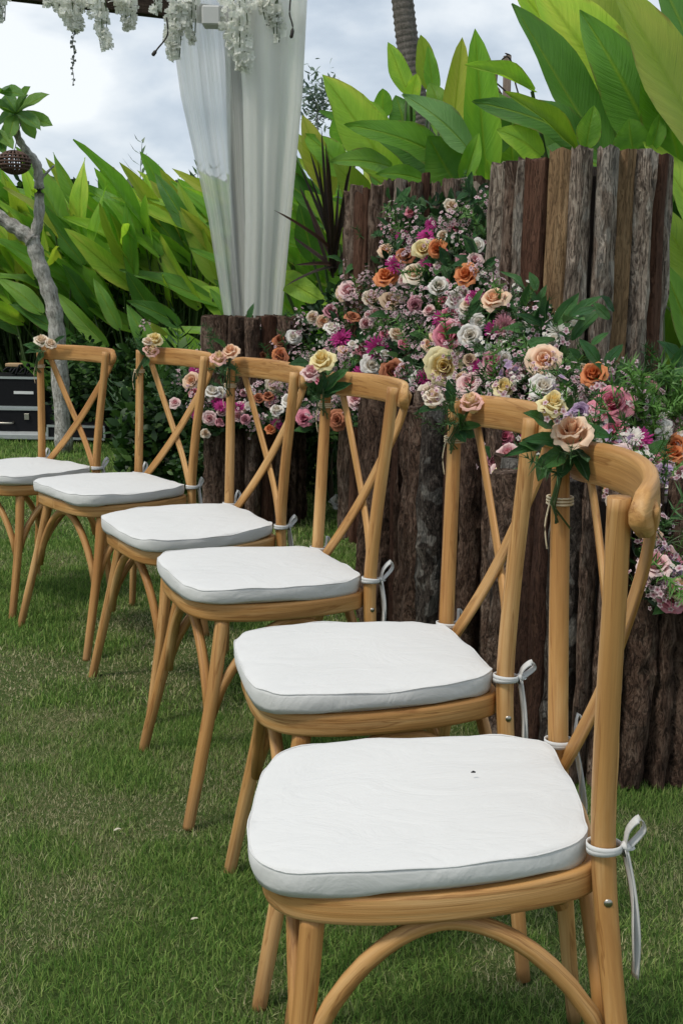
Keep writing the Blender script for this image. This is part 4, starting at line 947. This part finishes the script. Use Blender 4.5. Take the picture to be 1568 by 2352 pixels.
for (px, py, c_, s) in FL:
    Yd = fdepth(px, py); sz = s/FPX*Yd*1.12
    if c_ in 'MW': put(px, py, random.choice(MUMS), sz, P_MAG if c_ == 'M' else P_WHITE, dy=-.06)
    else: put(px, py, random.choice(ROSES), sz, COLORS[c_], dy=-.06)
EXTRA = True
# region of the mound for the fillers (pixel polygon measured on the photograph)
POLY = [(395, 870), (440, 835), (560, 760), (660, 745), (760, 660), (820, 580), (900, 500), (950, 470), (1000, 460), (1110, 440), (1120, 640), (1180, 660), (1270, 740), (1300, 840), (1400, 860), (1568, 880), (1600, 1400), (1500, 1400), (1450, 1230), (1380, 1200), (1240, 1180), (1120, 1120), (1040, 1060), (960, 990), (800, 985), (700, 990), (560, 1000), (450, 1000), (400, 950)]
def inside(x, y):
    c = False; n = len(POLY)
    for i in range(n):
        (x0, y0), (x1, y1) = POLY[i], POLY[i-1]
        if (y0 > y) != (y1 > y) and x < (x1-x0)*(y-y0)/(y1-y0)+x0: c = not c
    return c
def sample():
    while True:
        x, y = random.uniform(380, 1600), random.uniform(440, 1410)
        if inside(x, y): return x, y
for i in range(150):
    x, y = sample(); put(x, y, random.choice(ROSES), random.uniform(.034, .060), COLORS[random.choice('wwwbbbkkcpdk')], name='rose', dy=random.uniform(-.01, .03))
for i in range(26):
    x, y = sample(); put(x, y, random.choice(MUMS), random.uniform(.05, .075), P_MAG if x < 1150 else random.choice((P_MAG, P_WHITE, P_DUST)), name='chrysanthemum', dy=random.uniform(-.02, .02))
for i in range(34):
    x, y = random.uniform(1370, 1590), random.uniform(885, 1190); put(x, y, random.choice(ROSES), random.uniform(.05, .08), COLORS[random.choice('wwcbbkkpoodl')], name='rose', dy=random.uniform(-.03, .02))
for i in range(12):
    x, y = random.uniform(1490, 1600), random.uniform(1150, 1400); put(x, y, random.choice(ROSES), random.uniform(.04, .065), COLORS[random.choice('lldbpk')], name='rose', dy=random.uniform(-.03, .02))
for i in range(400):
    x, y = sample(); k = random.choice('fffffffw' if x < 1150 else 'fffflww'); put(x, y, random.choice(SPR[k]), random.uniform(.75, 1.15), name='filler_sprig', dy=random.uniform(-.01, .06), up=.5, j=.5)
for i in range(240):
    x, y = sample(); put(x, y, random.choice(GREENS if x > 1150 else GREENS[:3]), random.uniform(.7, 1.2), name='greenery_sprig', dy=random.uniform(-.02, .05), up=.5, j=.8)
for i in range(150):
    x, y = sample(); Yd = fdepth(x, y)+random.uniform(-.01, .06); p = at(x, y, Yd); a = arr(x); d = Vector((jit(1), -0.3, jit(.8)+.25)).normalized()*random.uniform(.05, .085)
    link('leaf', random.choice(SMALLLEAF), a, Matrix.Translation(-a.matrix_basis.translation) @ leaf_mtx(p, p+d, random.uniform(.025, .04), Vector((jit(.5), -.7, .6))), LEAF_S)
# picked-out leaf sprays
for (x, y, n, L_) in [(925, 500, 8, .09), (890, 545, 6, .08), (910, 480, 5, .07), (1090, 470, 8, .07), (1100, 520, 7, .07), (1245, 765, 8, .10), (1290, 770, 5, .11), (835, 590, 6, .08), (800, 600, 5, .08), (575, 765, 5, .09), (630, 770, 5, .09), (1215, 690, 7, .08), (1110, 600, 5, .10), (1530, 890, 7, .10), (1500, 920, 6, .10), (1350, 830, 6, .07), (1085, 745, 4, .09), (1380, 740, 3, .08), (1560, 850, 5, .12), (1400, 870, 5, .08)]:
    a = arr(x); Yd = fdepth(x, y)-.01; p = at(x, y, Yd)
    for k in range(n):
        d = Vector((jit(1.0), -0.25+jit(.3), 0.35+jit(.8))).normalized()*L_*random.uniform(.7, 1.1); q = p+Vector((jit(.03), jit(.02), jit(.04)))
        link('leaf', random.choice(SMALLLEAF), a, Matrix.Translation(-a.matrix_basis.translation) @ leaf_mtx(q, q+d, L_*random.uniform(.3, .45), Vector((jit(.6), -.7, .6))), LEAF_S)
for (x, y, n) in [(1530, 960, 14), (1555, 930, 10), (1490, 1000, 8)]:
    for k in range(n): put(x+jit(35), y+jit(25), GREENS[2+k % 2], random.uniform(.9, 1.5), name='greenery_sprig', dy=-.02, up=.8, j=.6)
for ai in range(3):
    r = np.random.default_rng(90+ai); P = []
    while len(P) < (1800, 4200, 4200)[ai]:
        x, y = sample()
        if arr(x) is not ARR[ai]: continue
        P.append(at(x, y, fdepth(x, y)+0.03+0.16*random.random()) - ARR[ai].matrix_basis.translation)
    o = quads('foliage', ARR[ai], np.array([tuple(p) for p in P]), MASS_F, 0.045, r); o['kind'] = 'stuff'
# loose white bloom on the grass beside the drum
p = ground(778, 1175); t = link('rose', ROSES[0], None, Matrix.Translation((p.x, p.y, 0.03)) @ Matrix.Rotation(0.6, 4, 'X') @ Matrix.Scale(0.085, 4), P_WHITE); tag(t, 'single white rose lying low on the grass between the log drums', 'flower')
mb = MB()
for k in range(9):
    a = k*.7; q = Vector((p.x+.04*math.cos(a), p.y+.04*math.sin(a), .03)); mb.tube(catmull([q, q+Vector((jit(.03), jit(.03), .12)), q+Vector((jit(.07), jit(.07), .3+jit(.1)))], 4), .002, 3)
o = mb.build('trailing_stems', NEEDLE); tag(o, 'thin green stems trailing down to the white rose on the grass', 'stems')

# ------------------------------------------------------------------ chairs
def chair_meshes():
    D = {}
    def post(s):
        P = catmull([(-.195, s*.218, -.015), (-.186, s*.194, .15), (-.179, s*.168, .32), (-.1775, s*.154, .45), (-.184, s*.160, .60), (-.193, s*.174, .75), (-.198, s*.1825, .853)], 5)
        mb = MB(); k = len(P); mb.tube(P, [0.0105+0.0026*min(1, max(0, p.z)/.42) - 0.0016*max(0, (p.z-.5)/.4) for p in P], 12, ref=(1, 0, 0), power=.85); return mb.mesh('back_post', (TEAK,))
    D['back_post'] = [post(1), post(-1)]
    def leg(s):
        P = catmull([(.216, s*.208, -.015), (.205, s*.203, .04), (.184, s*.192, .14), (.158, s*.176, .27), (.138, s*.157, .398)], 5)
        mb = MB(); k = len(P); mb.tube(P, [0.0110+0.0032*i/(k-1) for i in range(k)], 12, ref=(1, 0, 0), power=.9); return mb.mesh('leg', (TEAK,))
    D['leg'] = [leg(1), leg(-1)]
    mb = MB(); P = []
    for i in range(25):
        s = -1+2*i/24; v = s*.209; P.append(Vector((-.2155-.042*(1-s*s) + 0.006*abs(s)**8, v, .8385-0.003*s*s)))
    k = len(P); vs = []; g = []; n = 12
    for i, p in enumerate(P):
        s = abs(-1+2*i/24); hz = .0275 if s < .86 else .0275*math.sqrt(max(0.10, 1-((s-.86)/.15)**2)); th = .009
        t_ = (P[min(i+1, k-1)]-P[max(i-1, 0)]).normalized(); b_ = Vector((t_.y, -t_.x, 0))
        for j in range(n):
            a = 2*math.pi*(j+.5)/n; c, q = math.cos(a), math.sin(a); c = math.copysign(abs(c)**.38, c); q = math.copysign(abs(q)**.45, q)
            vs.append(p + Vector((0, 0, c*hz)) + b_*q*th); g.append((q*th, c*hz, i*.017))
    fs = [(i*n+j, i*n+(j+1) % n, (i+1)*n+(j+1) % n, (i+1)*n+j) for i in range(k-1) for j in range(n)] + [tuple(reversed(range(n))), tuple((k-1)*n+j for j in range(n))]
    mb.add(vs, fs, g); D['top_rail'] = [mb.mesh('top_rail', (TEAK,))]
    def strap(s):
        o_ = 0.0045*s
        P = catmull([(-.231, s*.186, .845), (-.232+o_*.3, s*.140, .77), (-.2235+o_, s*.055, .655), (-.2165+o_, s*-.004, .585), (-.206+o_, s*-.06, .52), (-.187, s*-.128, .445), (-.176, s*-.150, .415)], 5)
        mb = MB(); mb.tube(P, 1.0, 8, flat=(.0038, .0135), ref=(1, 0, 0), power=.6); return mb.mesh('cross_strap', (TEAK,))
    D['cross_strap'] = [strap(1), strap(-1)]
    half = [(.204, 0), (.202, .080), (.188, .138), (.150, .174), (.070, .192), (-.03, .190), (-.115, .172), (-.168, .146), (-.178, .095), (-.186, 0)]
    pts = [(u, v, 0) for u, v in half] + [(u, -v, 0) for u, v in half[-2:0:-1]]
    ring = catmull(pts, 5, True)
    mb = MB(); mb.tube([p*0.94 + Vector((0, 0, .410)) for p in ring], 1.0, 12, flat=(.0178, .0118), closed=True, power=.32); D['seat_frame'] = [mb.mesh('seat_frame', (TEAK,))]
    mb = MB(); kk = len(ring); mb.add([p*.95+Vector((0, 0, .42)) for p in ring]+[p*.95+Vector((0, 0, .412)) for p in ring], [tuple(range(kk-1, -1, -1)), tuple(range(kk, 2*kk))]); D['seat_panel'] = [mb.mesh('seat_panel', (TEAK,), False)]
    def arch(A, B, top):
        A, B = Vector(A), Vector(B); mid = (A+B)/2; q = []
        for f in np.linspace(0, 1, 21):
            s = -1+2*f; e = abs(s)
            xy = A.lerp(B, 0.5+0.5*math.copysign(e**1.25, s)); z = A.z + (top-A.z)*(max(0, 1-e**2.3))**0.75
            q.append(Vector((xy.x, xy.y, z)))
        mb = MB(); mb.tube(q, 0.0105, 9, ref=(A-B).cross(Vector((0, 0, 1))).normalized()); return mb.mesh('arch_brace', (TEAK,))
    D['arch_brace'] = [arch((.166, .180, .20), (-.176, .166, .20), .385), arch((.166, -.180, .20), (-.176, -.166, .20), .385), arch((.166, .172, .19), (.166, -.172, .19), .385), arch((-.172, .152, .22), (-.172, -.152, .22), .385)]
    mb = MB(); mb.tube([(-.178, .168, .394), (-.178, .172, .394)], [.0055, .0045], 10, ref=(1, 0, 0)); D['bolt'] = [mb.mesh('bolt', (STEEL,))]
    # cushion
    half = [(.212, 0), (.210, .085), (.198, .142), (.162, .178), (.075, .193), (-.02, .190), (-.105, .172), (-.158, .141), (-.168, .09), (-.172, 0)]
    pts = [(u, v, 0) for u, v in half] + [(u, -v, 0) for u, v in half[-2:0:-1]]; ring = catmull(pts, 5, True); kk = len(ring)
    def pad(seed):
        r = random.Random(seed); ph = [r.uniform(0, 6) for _ in range(6)]; mb = MB(); vs = []
        rows = [(.95, .0), (.992, .002), (1.002, .008), (1.006, .017), (1.004, .026), (1.000, .0305), (.987, .0318), (.95, .0330), (.87, .0348), (.72, .0366), (.5, .0382), (.25, .0390), (.08, .0392)]
        for q, (s, z) in enumerate(rows):
            for i, p in enumerate(ring):
                a = i/kk*2*math.pi; wr = (0.0022*math.sin(5*a+ph[0]+q*.3)+0.0014*math.sin(11*a+ph[1]-q*1.1)+0.0010*math.sin(19*a+ph[2]+q*1.4))*(1 if 1 <= q <= 5 else (.4 if q == 6 else 0))
                vs.append((p.x*s*(1+wr*1.2), p.y*s*(1+wr*1.2), .4285+z+wr*.8 + 0.0008*math.sin(23*p.x*s+ph[3])*math.sin(19*p.y*s+ph[4]) + (0.004*math.sin(3*a+ph[5]) if q == 1 else 0)))
        nr = len(rows); fs = [(q*kk+i, q*kk+(i+1) % kk, (q+1)*kk+(i+1) % kk, (q+1)*kk+i) for q in range(nr-1) for i in range(kk)]
        fs += [tuple(reversed(range(kk))), tuple((nr-1)*kk+i for i in range(kk))]
        mb.add(vs, fs); pm = mb.mesh('pad', (COTTON,)); mb = MB(); mb.tube([Vector(vs[5*kk+i])+Vector((0, 0, .0002)) for i in range(kk)], .0011, 5, closed=True); return pm, mb.mesh('piping', (COTTON,))
    D['pad'] = [pad(i) for i in range(6)]
    def tie(s, seed):
        r = random.Random(seed); mb = MB(); c = Vector((-.1785, s*.154, .452))
        for dz in (0.0, .0035):
            mb.tube([c+Vector((.0185*math.cos(a), .0185*math.sin(a), dz+.002*math.sin(a+dz*300))) for a in np.linspace(0, 6.283, 21)[:-1]], 1.0, 6, flat=(.0040, .0009), closed=True, power=.6)
        k0 = c+Vector((-.021, s*.004, 0)); mb.tube([k0+Vector((.003, 0, .006)), k0+Vector((-.005, 0, 0)), k0+Vector((.002, 0, -.007))], [.004, .0065, .004], 8)
        band = mb.mesh('tie', (COTTON,)); mb = MB()
        L_ = r.uniform(.026, .042); o_ = r.uniform(.001, .014)
        mb.tube(catmull([k0, k0+Vector((-.003, s*.004, L_*.6)), k0+Vector((-o_-.003, s*.010, L_)), k0+Vector((-o_-.009, s*.006, L_*.65)), k0+Vector((-.005, 0, .003))], 5), 1.0, 6, flat=(.0006, .0050), ref=(1, .25, 0)); loop = mb.mesh('loop', (COTTON,)); tails = []
        for q in range(2):
            mb = MB(); T = r.uniform(.13, .19); w_ = r.uniform(-.01, .01)
            mb.tube(catmull([k0, k0+Vector((-.007, s*.003+w_, -T*.3)), k0+Vector((-.005-.005*q, s*.002-w_, -T*.65)), k0+Vector((-.008, w_*1.5, -T))], 5), 1.0, 6, flat=(.0006, .0062), ref=(1, .6*q, 0)); tails.append(mb.mesh('tail', (COTTON,)))
        return band, loop, tails
    D['tie'] = [(tie(1, i), tie(-1, 30+i)) for i in range(6)]
    return D
D = chair_meshes()
CH = [((.150, 1.27), -0.8, .0097, .088, .008), ((.058, 1.758), 11.9, .0064, .0158, -.0208), ((-.169, 2.342), 22.1, .0101, -.0204, -.002),
      ((-.388, 2.91), 31.4, -.0024, .0134, .0246), ((-.705, 3.416), 41.8, .0056, -.0183, .0102), ((-1.087, 3.817), 51.3, -.0093, -.0166, .0057)]
ORD = ['nearest', 'second nearest', 'third nearest', 'third farthest', 'second farthest', 'farthest']
CL = ['large cross-back wooden chair nearest the camera, cut by the bottom edge', 'second cross-back wooden chair from the camera, behind the nearest one', 'third cross-back wooden chair from the camera, with the yellow rose on its back',
      'fourth cross-back wooden chair from the camera, in front of the short log drum', 'fifth cross-back wooden chair from the camera, second from the far end', 'farthest cross-back wooden chair, cut by the left edge of the picture']
CHM = []
for i, ((x, y), th, dz, a, b_) in enumerate(CH):
    M_ = Matrix.Translation((x, y, dz)) @ Matrix.Rotation(R(th)+math.pi, 4, 'Z') @ Matrix.Rotation(-b_, 4, 'X') @ Matrix.Rotation(a, 4, 'Y') @ Matrix.Diagonal((1, .92 if i == 0 else 1, .965 if i == 0 else 1, 1)); CHM.append(M_)
    t = thing('cross_back_chair', CL[i], 'chair', group='row of cross-back wooden chairs', mtx=M_)
    PART = {}
    for nm in ('back_post', 'leg', 'top_rail', 'cross_strap', 'seat_frame', 'seat_panel', 'arch_brace', 'bolt'):
        for me in D[nm]:
            par = t
            if nm == 'seat_panel': par = PART['seat_frame']
            if nm == 'bolt': par = PART['back_post']
            o = link(nm, me, par); PART.setdefault(nm, o)
    c = thing('seat_cushion', 'white tied seat cushion on the %s chair' % ORD[i], 'cushion', group='white seat cushions', mtx=M_ @ Matrix.Translation((0, 0, 0.0)))
    link('piping', D['pad'][i][1], link('pad', D['pad'][i][0], c))
    for band, loop, tails in D['tie'][i]:
        o = link('tie', band, c); link('loop', loop, o)
        for me in tails: link('tail', me, o)
mb = MB(); P = [CHM[0] @ Vector((-.055, -.02, .4755))]; mb.tube([P[0]+Vector((-.0028, 0, 0)), P[0]+Vector((0, 0, .001)), P[0]+Vector((.0028, .0008, 0))], [.0005, .0014, .0008], 6)
o = mb.build('fly', BLK); tag(o, 'tiny dark fly sitting on the nearest white cushion', 'insect')

# chair-back corsages
def corsage(i, label, roses, leaves, sprigs=(), dy=-.03):
    pf = CHM[i] @ Vector((-.196, -.18, .80)); Yc = pf.y
    t = thing('flower_corsage', label, 'corsage', pf, 'rose corsages tied to the chair backs'); T = Matrix.Translation(-pf)
    for q, (px, py, c_, s, shp) in enumerate(roses):
        p = at(px, py, Yc+dy-.012*q); mesh = ROSE_HI[shp]; sz = s/FPX*Yc
        d = (Vector((-p.x, -p.y, CAM_H-p.z)).normalized()*(.6 if shp == 0 else .5) + Vector((jit(.35), -.1, .75))).normalized()
        link('rose', mesh, t, T @ orient(p-d*sz*.38, sz*(1.05 if shp == 0 else 1.15), d=d), COLORS[c_])
    for (x0, y0, x1, y1, wd) in leaves:
        p0 = at(x0, y0, Yc+dy+.012); p1 = at(x1, y1, Yc+dy-.01+jit(.02)); link('leaf', random.choice(SMALLLEAF), t, T @ leaf_mtx(p0, p1, wd/FPX*Yc, Vector((jit(.5), -.8, .5))), LEAF_S)
    for (px, py, k) in sprigs:
        p = at(px, py, Yc+dy+.01); me = GREENS[0] if k == 'g' else random.choice(SPR[k]); link('greenery_sprig' if k == 'g' else 'filler_sprig', me, t, T @ orient(p, .55, up=.6, j=.9))
    mb = MB(); c = CHM[i] @ Vector((-.1945, -.1775, .785))
    for dz in (-.003, .001, .005): mb.tube([c-pf+Vector((.0165*math.cos(a), .0165*math.sin(a), dz)) for a in np.linspace(0, 6.283, 17)[:-1]], .0016, 5, closed=True)
    mb.tube(catmull([c-pf+Vector((-.015, -.012, 0)), c-pf+Vector((-.02, -.014, -.03)), c-pf+Vector((-.016, -.014, -.06))], 4), .0012, 4); mb.build('twine', TWINE, t)
    mb = MB()
    for q in range(4): e = Vector((jit(.012), -.02, -.022-jit(.012))); mb.tube([at(roses[0][0], roses[0][1], Yc+dy)-pf, c-pf+Vector((-.01+jit(.01), -.018, 0)), c-pf+e], .0018, 4)
    mb.build('stems', STEM, t)
corsage(0, 'big peach and yellow rose corsage with glossy leaves on the nearest chair back', [(1312, 995, 'p', 84, 0), (1265, 937, 'y', 62, 1)],
  [(1290, 1020, 1215, 1000, 36), (1270, 980, 1215, 945, 42), (1300, 1030, 1245, 1075, 46), (1310, 1030, 1360, 1090, 50), (1300, 1035, 1290, 1100, 46), (1335, 985, 1395, 995, 34), (1290, 945, 1310, 905, 30), (1250, 1020, 1170, 1038, 24), (1320, 1040, 1355, 1050, 40), (1240, 1030, 1190, 1020, 30), (1260, 1040, 1240, 1100, 40)], [(1265, 985, 'f'), (1345, 1030, 'g'), (1360, 1040, 'g'), (1290, 1090, 'g'), (1310, 1080, 'g'), (1275, 1080, 'g')])
corsage(1, 'pink-tipped rose and cream bud corsage on the second nearest chair back', [(1083, 928, 'z', 52, 1), (993, 918, 'c', 46, 1)],
  [(1035, 925, 1030, 880, 26), (1010, 938, 965, 935, 26), (1060, 985, 1050, 950, 30), (1055, 985, 1090, 1000, 34), (1050, 990, 1070, 1015, 30), (1045, 985, 1100, 970, 24), (1040, 950, 1045, 900, 22)], [(1020, 950, 'g'), (1045, 975, 'g'), (1030, 990, 'g'), (1020, 1000, 'g'), (1070, 985, 'g'), (1010, 930, 'f')])
corsage(2, 'yellow rose corsage with dark folded leaves on the third nearest chair back', [(740, 830, 'y', 54, 0), (712, 862, 'b', 40, 1)],
  [(725, 900, 708, 855, 26), (740, 900, 800, 845, 32), (735, 905, 745, 860, 28), (745, 905, 795, 875, 26), (710, 835, 668, 830, 24), (735, 905, 705, 880, 26), (740, 910, 775, 895, 24)], [(735, 915, 'g'), (745, 920, 'g')])
corsage(3, 'peach and pink-yellow rose corsage on the fourth chair back', [(530, 808, 'p', 36, 0), (502, 827, 'z', 36, 1)],
  [(505, 835, 520, 860, 18), (510, 835, 545, 850, 18), (500, 820, 480, 800, 14), (520, 800, 495, 775, 14)], [(515, 850, 'g'), (530, 870, 'g'), (490, 800, 'g'), (500, 785, 'g'), (540, 880, 'g')])
corsage(4, 'cream and pink rose corsage with wispy greens on the second farthest chair back', [(355, 780, 'y', 34, 0), (346, 808, 'z', 34, 1), (338, 786, 'c', 22, 1)],
  [(335, 815, 318, 795, 16), (340, 820, 330, 845, 16), (330, 800, 310, 775, 12)], [(322, 800, 'g'), (318, 785, 'g'), (326, 815, 'g'), (335, 775, 'g'), (322, 765, 'f')])
corsage(5, 'two small cream roses in leaves on the farthest chair back', [(97, 783, 'c', 32, 0), (117, 790, 'c', 26, 0)],
  [(90, 800, 55, 790, 16), (95, 805, 60, 805, 14), (100, 810, 90, 830, 16), (125, 790, 150, 770, 12), (95, 790, 75, 775, 14)], [(85, 800, 'g'), (95, 825, 'g'), (80, 795, 'g'), (105, 815, 'f')])

# a few fallen petals on the lawn
for k, (px, py) in enumerate([(438, 2112), (262, 1908)]):
    p = ground(px, py, .022); o = link('fallen_petal', SMALLLEAF[k % 3], None, leaf_mtx(p, p+Vector((.012, .008+jit(.01), .004)), .006, Vector((jit(.3), 0, 1))), P_WHITE)
    tag(o, ['curled white petal on the foreground grass left of the nearest chair', 'tiny white petal on the dry patch of grass, farther from the camera'][k], 'petal')
